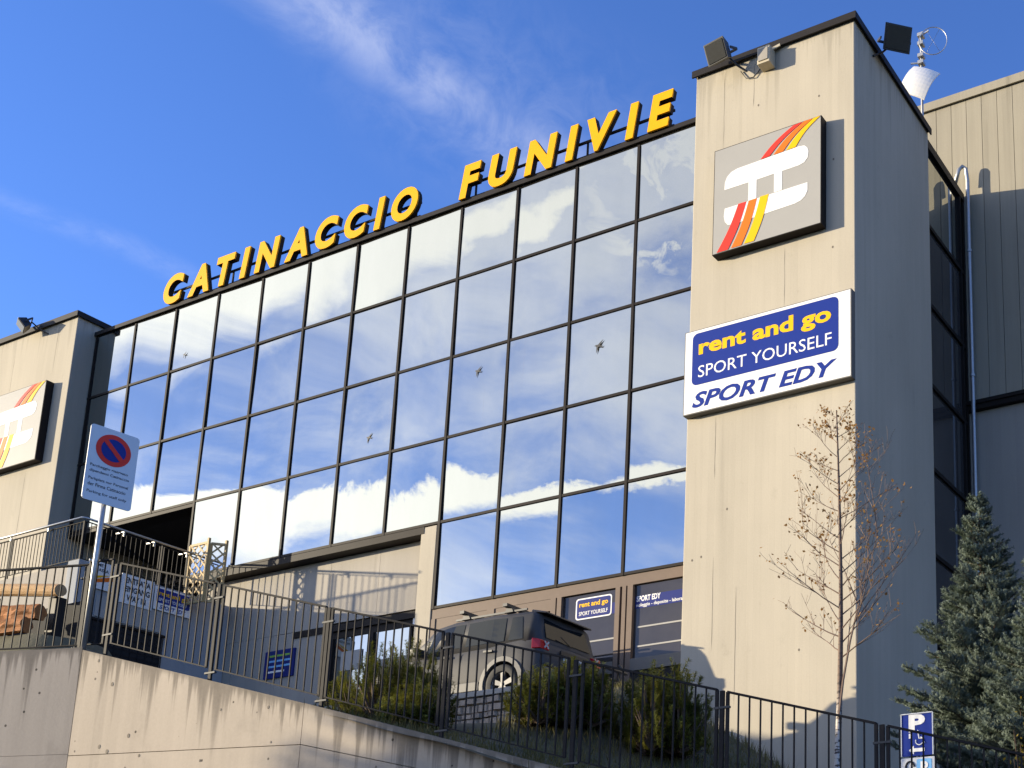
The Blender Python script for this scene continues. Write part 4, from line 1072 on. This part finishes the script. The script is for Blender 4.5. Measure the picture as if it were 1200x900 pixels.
m = MB(); m.prism(rrect(-5.56, -5.15, 2.05, 2.50, 0.02), (0, 12.52, 0), XA, ZA, -YA, 0.012); p2 = m.build('lower_plate', M_SIGNBACK, o)
q = MB(); q.prism(rrect(-5.37, -5.19, 2.28, 2.48, 0.02), (0, 12.507, 0), XA, ZA, -YA, 0.003); q.build('blue_field', M_LBLUE, p2)
text('letter', 'P', M_WHITE, p2, (-5.32, 12.503, 2.31), XA, ZA, -YA, 0.09, 0.14, 0.04)
q = MB(); q.tube([(-5.45 + 0.05 * math.cos(R(a)), 12.505, 2.40 + 0.06 * math.sin(R(a))) for a in range(0, 300, 20)], 0.012, 5); q.build('symbol', M_INK, p2)

o = thing('information_board', (-26.85, 21.2, 7.8), 'small blue printed board on the shaded lower wall', 'sign')
m = MB(); m.box(-27.38, -26.30, 21.255, 21.296, 7.82, 8.55); f = m.build('board', M_NAVY, o)
for i, (mm, w_) in enumerate(((M_GREENP, 0.75), (M_LBLUE, 0.85), (M_LBLUE, 0.8), (M_WHITE, 0.6))):
    q = MB(); q.box(-27.22, -27.22 + w_, 21.249, 21.254, 8.38 - i * 0.14, 8.43 - i * 0.14); q.build('printed_line', mm, f)

# low stone wall at the terrace edge
o = thing('stone_wall', (-17, 15.1, 4.0), 'low rough stone wall at the parking edge below the grey car', 'wall')
m = MB(); m.box(-21.0, -13.3, 15.02, 15.3, 3.2, 4.64); m.build('core', M_LOWER, o)
m = MB(); m.box(-21.02, -13.25, 14.93, 15.34, 4.643, 4.735); m.build('cap', M_LOWER, o, bevel=0.01)
srng = random.Random(5); zc = 4.64
while zc > 3.75:
    hgt = srng.uniform(0.09, 0.15); x = -16.4
    while x < -13.45:
        wd = min(srng.uniform(0.10, 0.26), -13.3 - x)
        pr_ = srng.uniform(0.03, 0.09)
        vs = []
        for (u, v) in ((0.03, 0.03), (0.97, 0.02), (0.98, 0.97), (0.02, 0.96)):
            vs.append((x + wd * u, 15.018, zc - hgt + hgt * v))
        for (u, v) in ((0.13, 0.14), (0.88, 0.12), (0.86, 0.87), (0.12, 0.88)):
            vs.append((x + wd * (u + srng.uniform(-.05, .05)), 15.018 - pr_, zc - hgt + hgt * (v + srng.uniform(-.05, .05))))
        m = MB(); m.add(vs, [(0, 1, 2, 3), (4, 5, 6, 7), (0, 1, 5, 4), (1, 2, 6, 5), (2, 3, 7, 6), (3, 0, 4, 7)])
        m.build('stone', M_STONE, o)
        x += wd
    zc -= hgt

# ================================================================== CARS
def make_car(xr, yc, zg, S, label, mpaint, extras=True):
    """five-door SUV; u runs from the rear bumper (0) to the front, front points to -X"""
    car = thing('parked_car', (xr - 2.1 * S, yc, zg), label, 'car', 'cars parked on the terrace')
    def W(u, v, z): return (xr - u * S, yc + v * S, zg + z * S)
    low = [(0.00, .44, .80, .78), (0.05, .38, 1.02, .84), (0.16, .32, 1.14, .885), (0.5, .30, 1.15, .90), (1.1, .29, 1.12, .905), (2.0, .29, 1.09, .905), (2.9, .29, 1.07, .905), (3.3, .29, 1.06, .90), (3.85, .30, 1.02, .885), (4.1, .33, .96, .82), (4.2, .38, .86, .74), (4.23, .46, .76, .66)]
    def ring(u, zb, zt, hw):
        h = [(0.0, zb), (hw * .90, zb), (hw * .975, zb + .07), (hw, zb + .22), (hw, zt - .30), (hw * .985, zt - .12), (hw * .95, zt - .03), (hw * .88, zt), (0.0, zt + .02)]
        pts = [(u, v, z) for v, z in h] + [(u, -v, z) for v, z in h[-2:0:-1]]
        return pts
    def loft(rings, mat, name, parent, smooth=True):
        m = MB(); n = len(rings[0])
        for r_ in rings: m.v += [W(*p) for p in r_]
        for i in range(len(rings) - 1):
            for k in range(n):
                k2 = (k + 1) % n; m.f.append((i * n + k, i * n + k2, (i + 1) * n + k2, (i + 1) * n + k))
        m.f.append(tuple(range(n))); m.f.append(tuple((len(rings) - 1) * n + k for k in range(n)))
        return m.build(name, mat, parent, smooth=smooth)
    body = loft([ring(*s_) for s_ in low], mpaint, 'body', car)
    # wheel arches cut out of the body
    hubs = (0.80, 3.37)
    for hu in hubs:
        cm = MB(); n = 28
        for v in (-1.05, -0.52):
            cm.v += [W(hu + 0.405 * math.cos(2 * math.pi * k / n), v, 0.37 + 0.405 * math.sin(2 * math.pi * k / n)) for k in range(n)]
        cm.f = [(k, (k + 1) % n, n + (k + 1) % n, n + k) for k in range(n)] + [tuple(range(n)), tuple(range(2 * n - 1, n - 1, -1))]
        for mir in (1, -1):
            c2 = MB(); c2.v = [(p[0], yc + (p[1] - yc) * mir, p[2]) for p in cm.v]; c2.f = cm.f
            co = c2.build('cutter', M_BLACK)
            md = body.modifiers.new('b', 'BOOLEAN'); md.operation = 'DIFFERENCE'; md.object = co; md.solver = 'EXACT'
            dg = bpy.context.evaluated_depsgraph_get(); dg.update()
            nm = bpy.data.meshes.new_from_object(body.evaluated_get(dg))
            body.modifiers.clear(); body.data = nm
            bpy.data.objects.remove(co)
    es = body.data; es.shade_smooth()
    try:
        es.set_sharp_from_angle(angle=R(35))
    except Exception: pass
    # cabin
    cab = [(0.10, 1.14, .62, .80), (0.17, 1.34, .66, .84), (0.24, 1.63, .68, .86), (0.34, 1.70, .70, .865), (1.2, 1.735, .72, .87), (2.1, 1.725, .715, .87), (2.55, 1.68, .68, .87), (2.75, 1.58, .65, .87), (3.1, 1.28, .66, .86), (3.35, 1.09, .72, .85)]
    def cring(u, zr, hr, hb):
        z0 = 1.06
        h = [(0.0, z0), (hb, z0), (hr + .045, zr - .10 if zr > 1.3 else z0 + (zr - z0) * .5), (hr + .01, zr - .045 if zr > 1.3 else z0 + (zr - z0) * .8), (hr - .07, zr - .008), (0.0, zr + .012)]
        return [(u, v, z) for v, z in h] + [(u, -v, z) for v, z in h[-2:0:-1]]
    loft([cring(*s_) for s_ in cab], mpaint, 'cabin', car)
    def interp(u):
        for a, b in zip(cab[:-1], cab[1:]):
            if a[0] <= u <= b[0]:
                t = (u - a[0]) / (b[0] - a[0]); return [a[i] + (b[i] - a[i]) * t for i in range(4)]
        return list(cab[-1])
    def side_pt(u, t, s, off=0.008):
        _, zr, hr, hb = interp(u)
        zt = zr - .10 if zr > 1.3 else 1.06 + (zr - 1.06) * .5
        return W(u, s * (hb + (hr + .045 - hb) * t + off), 1.06 + (zt - 1.06) * t)
    for s in (-1, 1):
        for u0, u1, nm, sl in ((0.42, 0.74, 'quarter_window', 0.10), (0.84, 1.72, 'rear_door_window', 0.03), (1.82, 2.86, 'front_door_window', -0.0)):
            m = MB(); nu, nt = 6, 4; vs = []
            for j in range(nt + 1):
                t = 0.16 + 0.80 * j / nt
                for i in range(nu + 1):
                    a, b = u0 + sl * j / nt, u1 - (0.36 * j / nt if nm[0] == 'f' else 0)
                    vs.append(side_pt(a + (b - a) * i / nu, t, s))
            fs = [(j * (nu + 1) + i, j * (nu + 1) + i + 1, (j + 1) * (nu + 1) + i + 1, (j + 1) * (nu + 1) + i) for j in range(nt) for i in range(nu)]
            m.add(vs, fs); m.build(nm, M_CARGLASS, car)
    # rear window, spoiler, windscreen
    m = MB(); vs = [W(0.10 + 0.13 * (z - 1.16) / 0.38 - 0.012 - 0.0, v * (1 - 0.10 * (z - 1.16) / 0.38), z) for z in (1.18, 1.56) for v in (-.62, -.3, 0, .3, .62)]
    m.add(vs, [(i, i + 1, i + 6, i + 5) for i in range(4)]); m.build('rear_window', M_CARGLASS, car)
    m = MB(); m.add([W(*p) for p in ((.10, -.64, 1.63), (.10, .64, 1.63), (.42, .67, 1.69), (.42, -.67, 1.69), (.12, -.62, 1.665), (.12, .62, 1.665), (.42, .64, 1.735), (.42, -.64, 1.735))], [(0, 1, 2, 3), (4, 5, 6, 7), (0, 1, 5, 4), (1, 2, 6, 5), (2, 3, 7, 6), (3, 0, 4, 7)])
    m.build('spoiler', M_BLACK, car, bevel=0.012)
    m = MB(); m.add([W(2.60, v * .60, 1.63) for v in (-1, 1)] + [W(3.24, v * .70, 1.155) for v in (1, -1)], [(0, 1, 2, 3)])
    m.v = [(p[0] - 0.012 * S, p[1], p[2] + 0.012 * S) for p in m.v]; m.build('windscreen', M_CARGLASS, car)
    # wheels
    for hu in hubs:
        for s in (-1, 1):
            n = 32; m = MB()
            prof = [(.235, .0), (.30, -.012), (.345, .0), (.362, .03), (.362, .18), (.345, .21), (.30, .222), (.235, .21)]
            for r_, v in prof: m.v += [W(hu + r_ * math.cos(2 * math.pi * k / n), s * (.905 - v), .362 + r_ * math.sin(2 * math.pi * k / n)) for k in range(n)]
            m.f = [(i * n + k, i * n + (k + 1) % n, (i + 1) * n + (k + 1) % n, (i + 1) * n + k) for i in range(len(prof) - 1) for k in range(n)]
            wh = m.build('wheel', M_TYRE, car, smooth=True)
            m = MB(); m.v = []
            for r_, v in ((.245, .02), (.225, .05), (.225, .16)): m.v += [W(hu + r_ * math.cos(2 * math.pi * k / n), s * (.905 - v), .362 + r_ * math.sin(2 * math.pi * k / n)) for k in range(n)]
            m.f = [(i * n + k, i * n + (k + 1) % n, (i + 1) * n + (k + 1) % n, (i + 1) * n + k) for i in range(2) for k in range(n)]
            m.build('rim', M_RIM, wh)
            for q in range(5):
                a = R(90 + 72 * q); ax = (math.cos(a), math.sin(a)); pp = (-ax[1], ax[0])
                def pt(r_, o_, v): return W(hu + ax[0] * r_ + pp[0] * o_, s * (.905 - v), .362 + ax[1] * r_ + pp[1] * o_)
                m = MB(); m.add([pt(.04, -.035, .03), pt(.04, .035, .03), pt(.232, .05, .025), pt(.232, -.05, .025), pt(.04, -.03, .075), pt(.04, .03, .075), pt(.232, .045, .07), pt(.232, -.045, .07)], [(0, 1, 2, 3), (4, 5, 6, 7), (0, 1, 5, 4), (1, 2, 6, 5), (2, 3, 7, 6), (3, 0, 4, 7)])
                m.build('spoke', M_RIM, wh)
            m = MB(); m.v = []
            for r_, v in ((.0, .022), (.045, .024), (.05, .06)): m.v += [W(hu + r_ * math.cos(2 * math.pi * k / 12), s * (.905 - v), .362 + r_ * math.sin(2 * math.pi * k / 12)) for k in range(12)]
            m.f = [(i * 12 + k, i * 12 + (k + 1) % 12, (i + 1) * 12 + (k + 1) % 12, (i + 1) * 12 + k) for i in range(2) for k in range(12)]; m.build('hub_cap', M_RIM, wh)
            m = MB(); m.v = [W(hu + .23 * math.cos(2 * math.pi * k / 20), s * .77, .362 + .23 * math.sin(2 * math.pi * k / 20)) for k in range(20)]; m.f = [tuple(range(20))]; m.build('brake_disc', M_BLACK, wh)
            # arch trim
            m = MB(); vs = []; na = 18
            for i in range(na + 1):
                a = R(-12 + 204 * i / na)
                for r_, v in ((.40, .93), (.485, .925), (.49, .89), (.40, .88)):
                    vs.append(W(hu + r_ * math.cos(a), s * v, .37 + r_ * math.sin(a) * (1.0)))
            m.add(vs, [(i * 4 + k, i * 4 + (k + 1) % 4, (i + 1) * 4 + (k + 1) % 4, (i + 1) * 4 + k) for i in range(na) for k in range(4)] + [(0, 1, 2, 3), tuple(na * 4 + k for k in range(4))])
            m.build('wheel_arch', M_CLAD, car)
    # lower cladding, lamps, plate, bumper, handles, mirrors
    for s in (-1, 1):
        m = MB(); a = W(1.30, s * .912, .30); b = W(2.88, s * .93, .46)
        m.box(min(a[0], b[0]), max(a[0], b[0]), min(a[1], b[1]), max(a[1], b[1]), a[2], b[2]); m.build('sill_cladding', M_CLAD, car, bevel=0.01)
        m = MB(); m.add([W(*p) for p in ((.015, s * .62, .93), (.03, s * .84, .94), (.05, s * .84, 1.10), (.035, s * .62, 1.09), (.14, s * .60, .92), (.17, s * .905, .93), (.17, s * .905, 1.12), (.14, s * .60, 1.11))], [(0, 1, 2, 3), (4, 5, 6, 7), (0, 1, 5, 4), (1, 2, 6, 5), (2, 3, 7, 6), (3, 0, 4, 7)])
        tlp = m.build('tail_lamp', M_LAMPRED, car, bevel=0.012)
        m = MB()
        for a, b in (((.64, .96), (.74, 1.08)), ((.64, 1.08), (.74, .96))): m.bar(W(.014, s * a[0], a[1]), W(.022, s * b[0], b[1]), 0.012, 0.026)
        m.build('lamp_cross', M_LAMPWHITE, tlp)
        for u in (1.02, 2.0):
            m = MB(); m.bar(W(u, s * .925, .98), W(u + .2, s * .925, .985), 0.03, 0.035); m.build('door_handle', M_BLACK, car)
        m = MB(); c = W(2.72, s * 1.0, 1.12); m.box(c[0] - .07, c[0] + .07, c[1] - .11, c[1] + .11, c[2] - .07, c[2] + .08); m.build('mirror', M_BLACK, car, bevel=0.03)
        m = MB(); m.bar(W(.55, s * .62, 1.765), W(2.2, s * .62, 1.765), 0.03, 0.035); m.build('roof_rail', M_BLACK, car)
        for u, nm in ((0.80, 'door_gap'), (1.77, 'door_gap'), (2.93, 'door_gap')):
            m = MB(); m.bar(W(u, s * .9055, .80 if u < 1 else .48), W(u, s * .9, 1.02), 0.01, 0.008); m.build(nm, M_BLACK, car)
    m = MB(); a = W(-.05, -.80, .40); b = W(.10, .80, .62); m.box(min(a[0], b[0]), max(a[0], b[0]), a[1], b[1], a[2], b[2]); m.build('rear_bumper', M_CLAD, car, bevel=0.03)
    m = MB(); a = W(-.022, -.27, .80); b = W(-.004, .27, .92); m.box(min(a[0], b[0]), max(a[0], b[0]), a[1], b[1], a[2], b[2]); npl = m.build('number_plate', M_PLATE, car)
    if extras:
        text('lettering', 'LC 847 KN', M_INK, npl, Vector(W(-.022, -.22, .82)), YA, ZA, XA, .44 * S, .08 * S, 0.02)
        m = MB(); a = W(-.015, -.34, .925); b = W(.02, .34, 1.0); m.box(min(a[0], b[0]), max(a[0], b[0]), a[1], b[1], a[2], b[2]); m.build('hatch_handle', M_BLACK, car)
        for u in (0.95, 1.95):
            m = MB(); m.bar(W(u, -.76, 1.86), W(u, .76, 1.86), 0.10 * S, 0.055 * S); m.build('cross_bar', M_BLACK, car)
            for s in (-1, 1):
                m = MB(); m.add([W(u + a, s * .60 + b, z) for z, a_ in ((1.75, .10), (1.84, .05)) for a, b in ((-a_, -.05), (a_, -.05), (a_, .05), (-a_, .05))], [(0, 1, 2, 3), (4, 5, 6, 7), (0, 1, 5, 4), (1, 2, 6, 5), (2, 3, 7, 6), (3, 0, 4, 7)]); m.build('bar_foot', M_BLACK, car)
        m = MB()
        m.tube([W(-.04, .42, .46), W(-.32, .42, .50), W(-.40, .42, .82)], .022, 6); m.tube([W(-.04, .86, .46), W(-.32, .86, .50), W(-.40, .86, .82)], .022, 6)
        m.tube([W(-.40, .2, .82), W(-.40, 1.05, .84)], .028, 6); m.tube([W(-.34, .2, .66), W(-.34, 1.05, .68)], .022, 6); m.tube([W(-.40, 1.0, .84), W(-.25, 1.02, 1.02)], .03, 6)
        m.build('bicycle_carrier', M_BLACK, car)
        m = MB(); m.tube([W(.08, .05, 1.15), W(.06, -.28, 1.27)], .010, 5); m.build('rear_wiper', M_BLACK, car)
    return car
make_car(-13.66, 16.70, 4.72, 0.98, 'grey SUV with roof bars parked behind the railing', M_PAINT)
make_car(-16.15, 19.55, 5.42, 1.10, 'black car mostly hidden behind the grey SUV', M_BLACKPAINT, extras=False)

# ================================================================== PLANTS
def tri_cloud(name, tris, mat, parent):
    m = MB()
    for t in tris: m.add(t, [(0, 1, 2)])
    return m.build(name, mat, parent, fixn=False)

def needle_shoot(T, base, d, L, rr, nl, n, rnd, wd=0.006):
    """needles round a shoot from base along d"""
    d = d.normalized(); a = d.orthogonal().normalized(); b = d.cross(a)
    for i in range(n):
        t = (i + rnd.random()) / n
        p = base + d * (L * t)
        th = rnd.uniform(0, 2 * math.pi); o = a * math.cos(th) + b * math.sin(th)
        k = o * rr + d * (1.0 - rr); k.normalize()
        e = p + k * nl * rnd.uniform(0.7, 1.15)
        s = k.cross(o).normalized()
        if s.length < 0.5: s = a
        s = (d.cross(o)).normalized() * wd
        T.append((p - s, p + s, e))

def mugo(x, y, w_, d_, h, seed, label, n_shoot=1150):
    rnd = random.Random(seed); z0 = bank_z(x, y) - 0.05
    o = thing('mugo_pine', (x, y, z0), label, 'bush', 'dwarf mountain pines on the bank')
    T = []; stem = MB(); lobes = []
    for _ in range(11):
        a = rnd.uniform(0, 2 * math.pi); q = math.sqrt(rnd.random()) * 0.75
        lobes.append((x + math.cos(a) * q * w_ / 2, y + math.sin(a) * q * d_ / 2, h * rnd.uniform(0.62, 1.0) * (1 - 0.35 * q * q), rnd.uniform(0.25, 0.42) * w_ * 0.62))
    for i in range(n_shoot):
        lx, ly, lh, lr = rnd.choice(lobes)
        a = rnd.uniform(0, 2 * math.pi); q = math.sqrt(rnd.random())
        px, py = lx + math.cos(a) * q * lr, ly + math.sin(a) * q * lr
        top = lh * (1 - 0.55 * q * q)
        f = rnd.random() ** 0.8
        pz = max(0.08, top * f)
        out = Vector((px - x, py - y, 0)); out = out * (0.55 / max(w_, 0.1))
        d = Vector((out.x + rnd.uniform(-.25, .25), out.y + rnd.uniform(-.25, .25), 0.9)).normalized()
        L = rnd.uniform(0.12, 0.22)
        B = Vector((px, py, z0 + pz))
        needle_shoot(T, B - d * L * .5, d, L, 0.75, 0.062, 70, rnd, 0.0062)
        if i % 3 == 0:
            stem.tube([Vector((lx, ly, z0)), Vector(((lx + px) / 2, (ly + py) / 2, z0 + pz * .45)), B], [.022, .016, .007], 4, cap=False)
    structure(tri_cloud('foliage', T, M_MUGO, o), 'stuff'); structure(stem.build('stems', M_BARK, o), 'stuff')
    return o
mugo(-13.35, 12.3, 2.0, 1.6, 1.4, 1, 'left dwarf pine in front of the mirrored windows')
mugo(-12.25, 11.9, 1.1, 1.2, 0.85, 2, 'dwarf pine just left of the grey car wheel', 620)
mugo(-9.35, 11.5, 1.35, 1.4, 0.95, 3, 'dwarf pine right of the grey car wheel')
mugo(-8.35, 11.8, 1.4, 1.4, 1.25, 4, 'rightmost dwarf pine before the grass bank')

def spruce(x, y, h, rad, seed, label, whorls=22, zb=None):
    rnd = random.Random(seed); z0 = (bank_z(x, y) if zb is None else zb) - 0.05
    o = thing('blue_spruce', (x, y, z0), label, 'tree', 'blue spruces on the right')
    tr = MB(); tr.tube([(x, y, z0), (x + .02, y, z0 + h * .5), (x, y, z0 + h * .97)], [.11, .06, .012], 8); tr.build('trunk', M_BARK, o)
    T = []; br = MB()
    for wv in range(whorls):
        f = wv / (whorls - 1)
        zc = z0 + h * (0.06 + 0.92 * f); rl = rad * (1 - f) ** 0.85 + 0.06
        nb = 8 if f < 0.75 else 5
        for k in range(nb):
            a = 2 * math.pi * (k + rnd.random() * .7) / nb + wv * 0.8
            L = min(1.12, rnd.uniform(0.68, 1.18)) * rl * (1 + 0.25 * mnoise.noise(Vector((math.cos(a) * 1.2, math.sin(a) * 1.2, zc * 0.9 + seed))))
            d0 = Vector((math.cos(a), math.sin(a), 0.05 + 0.5 * f)).normalized()
            p = Vector((x, y, zc + rnd.uniform(-.07, .07))); pts = [p]
            ns = 4
            for s in range(1, ns + 1):
                t = s / ns
                p = p + (d0 + Vector((0, 0, -0.22 + 0.45 * t * (1 - f * .5)))) * (L / ns); pts.append(p.copy())
            br.tube(pts, [.016 * (1 - .8 * i / ns) + .003 for i in range(ns + 1)], 4, cap=False)
            side = d0.cross(ZA).normalized()
            nt = max(4, int(L / 0.062))
            for i in range(nt):
                t = (i + 0.6) / nt
                q = t * ns; j = min(ns - 1, int(q)); P = pts[j].lerp(pts[j + 1], q - j)
                for sg in (-1, 1):
                    if rnd.random() < 0.12: continue
                    tl_ = (0.30 * L * (1 - t) + 0.10) * rnd.uniform(.7, 1.2)
                    dd = (d0 * 0.75 + side * sg * 0.8 + Vector((0, 0, rnd.uniform(-.1, .25)))).normalized()
                    needle_shoot(T, P, dd, tl_, 0.72, 0.045, max(14, int(tl_ * 230)), rnd, 0.008)
                    for _k in (0, 1):
                        d3 = (dd + Vector((rnd.uniform(-.7, .7), rnd.uniform(-.7, .7), rnd.uniform(-.1, .8)))).normalized()
                        needle_shoot(T, P + dd * tl_ * rnd.uniform(.5, .95), d3, rnd.uniform(.07, .13), 0.74, 0.04, 20, rnd, 0.008)
            needle_shoot(T, pts[-2], (pts[-1] - pts[-2]) + Vector((0, 0, .02)), (pts[-1] - pts[-2]).length + .06, 0.7, 0.05, 60, rnd, 0.009)
    needle_shoot(T, Vector((x, y, z0 + h * .93)), ZA, h * .07 + .12, 0.6, 0.035, 60, rnd, 0.0045)
    structure(tri_cloud('crown', T, M_SPRUCE, o), 'stuff'); structure(br.build('branches', M_BARK, o), 'stuff')
    return o
sp1 = spruce(-6.55, 18.0, 6.15, 1.62, 11, 'taller blue spruce standing beside the right tower', 34)
spruce(-4.95, 16.0, 4.75, 1.5, 12, 'shorter blue spruce at the right picture edge', 28)

# spruces across the street, out of the picture, whose shade falls on the lower wall
for i, (x_, y_, lab) in enumerate(((-30.0, -2.55, 'first spruce across the street behind the viewer'), (-31.0, -5.0, 'second spruce across the street behind the viewer'), (-32.0, -7.4, 'third spruce across the street behind the viewer'))):
    t_ = sp1.copy(); COL.objects.link(t_); t_.location = (x_, y_, street_z(x_, y_) - 0.1); t_.rotation_euler = (0, 0, 1.3 * i); t_['label'] = lab; t_['group'] = 'spruces across the street'
    for ch in sp1.children:
        c_ = ch.copy(); COL.objects.link(c_); c_.parent = t_

def birch(x, y, z0, ztop, label):
    rnd = random.Random(31)
    o = thing('young_birch', (x, y, z0), label, 'tree')
    W_ = MB(); T = []
    def leafs(p, n):
        for _ in range(n):
            c = p + Vector((rnd.gauss(0, .035), rnd.gauss(0, .035), rnd.gauss(-.01, .035)))
            a = Vector((rnd.uniform(-1, 1), rnd.uniform(-1, 1), rnd.uniform(-1, .2))).normalized(); b = a.orthogonal().normalized(); s = rnd.uniform(.016, .03)
            T.append([c - a * s, c + b * s * .7, c + a * s, c - b * s * .7])
    def limb(p, d, L, r_, depth, lf):
        n = 5 if depth == 0 else 4; pts = [p.copy()]; q = p.copy(); d = d.normalized()
        for i in range(n):
            d = (d + Vector((rnd.gauss(0, .07), rnd.gauss(0, .07), 0.05 + rnd.gauss(0, .04)))).normalized()
            q = q + d * (L / n); pts.append(q.copy())
        W_.tube(pts, [max(.0022, r_ * (1 - .8 * i / n)) for i in range(n + 1)], 5 if depth < 2 else 3, cap=False)
        if depth < 3:
            k = {0: 6, 1: 5, 2: 3}[depth]
            for i in range(k):
                t = rnd.uniform(.25, .98); j = min(n - 1, int(t * n)); P = pts[j].lerp(pts[j + 1], t * n - j)
                sd = Vector((rnd.uniform(-1, 1), rnd.uniform(-1, 1), rnd.uniform(-.1, .6))).normalized()
                limb(P, d * .9 + sd * .75, L * rnd.uniform(.3, .55), r_ * .5, depth + 1, lf)
        if rnd.random() < lf: leafs(pts[-1], rnd.randint(1, 3))
    # stem
    H = ztop - z0; pts = []
    for i in range(13):
        t = i / 12; pts.append(Vector((x + .05 * math.sin(t * 3.2) - .02 + .03 * t, y + .03 * math.sin(t * 4), z0 + H * t)))
    st_ = MB(); st_.tube(pts, [.045 * (1 - t / 13) ** .9 + .004 for t in range(13)], 8); st_.build('trunk', M_BIRCH, o, smooth=True)
    # second thin stem on the right
    limb(Vector((x + .02, y, z0 + 1.15)), Vector((.10, 0, 1)), 2.6, .020, 0, .25)
    for i in range(36):
        t = 0.36 + 0.62 * i / 35
        j = min(11, int(t * 12)); P = pts[j].lerp(pts[j + 1], t * 12 - j)
        sg = -1 if i % 2 else 1
        a = rnd.uniform(-.9, .9)
        d = Vector((sg * math.cos(a), math.sin(a) * .9, rnd.uniform(.35, .95)))
        L = (1.3 * (1 - t) ** .75 + .2) * rnd.uniform(.75, 1.15)
        limb(P, d, L, .010 * (1.2 - t) + .003, 1, .22 + .5 * t)
    structure(W_.build('branches', M_TWIG, o), 'stuff')
    lm = MB()
    for q in T: lm.add(q, [(0, 1, 2, 3)])
    structure(lm.build('leaves', M_LEAF, o, fixn=False), 'stuff')
birch(-7.12, 14.0, bank_z(-7.12, 14.0) - .05, 7.70, 'slender nearly bare birch in front of the right tower')

rnd = random.Random(77)
o = thing('yellow_shrub', (-4.75, 15.2, bank_z(-4.75, 15.2)), 'small yellow-leaved shrub at the right edge by the spruce', 'bush')
T = MB(); S_ = MB(); zb = bank_z(-4.75, 15.2)
for i in range(26):
    a = rnd.uniform(0, 6.28); q = rnd.random() * .45
    tip = Vector((-4.75 + math.cos(a) * q, 15.2 + math.sin(a) * q, zb + rnd.uniform(1.6, 2.9))); base = Vector((-4.75 + math.cos(a) * .05, 15.2, zb))
    S_.tube([base, (base + tip) / 2 + Vector((math.cos(a) * .1, math.sin(a) * .1, .1)), tip], [.014, .009, .003], 4, cap=False)
    for k in range(34):
        t = rnd.uniform(.5, 1.0); p = base.lerp(tip, t) + Vector((rnd.gauss(0, .07), rnd.gauss(0, .07), rnd.gauss(0, .06)))
        u = Vector((rnd.uniform(-1, 1), rnd.uniform(-1, 1), rnd.uniform(-1, .6))).normalized(); v = u.orthogonal().normalized(); s = rnd.uniform(.02, .04)
        T.add([p - u * s, p + v * s * .6, p + u * s, p - v * s * .6], [(0, 1, 2, 3)])
structure(T.build('leaves', M_SHRUBLEAF, o, fixn=False), 'stuff'); structure(S_.build('stems', M_BARK, o), 'stuff')

# grass on the bank
G = MB(); rnd = random.Random(9)
for i in range(26000):
    x = rnd.uniform(-11.4, -3.0); y = 9.35 + (rnd.random() ** 1.0) * 7.2
    z = bank_z(x, y) - .01
    h = rnd.uniform(.05, .17) * (1.3 if mnoise.noise(Vector((x * 1.3, y * 1.3, 3))) > 0.1 else .8)
    a = rnd.uniform(0, 6.28); lx, ly = math.cos(a), math.sin(a); b = rnd.uniform(.0, .8)
    wd = rnd.uniform(.004, .009)
    G.add([(x - ly * wd, y + lx * wd, z), (x + ly * wd, y - lx * wd, z), (x + lx * h * b, y + ly * h * b, z + h)], [(0, 1, 2)])
g = G.build('grass', M_GRASS, None, origin=(0, 0, 0), fixn=False); structure(g, 'stuff'); g['label'] = 'short dry grass on the bank behind the railing'; g['category'] = 'grass'
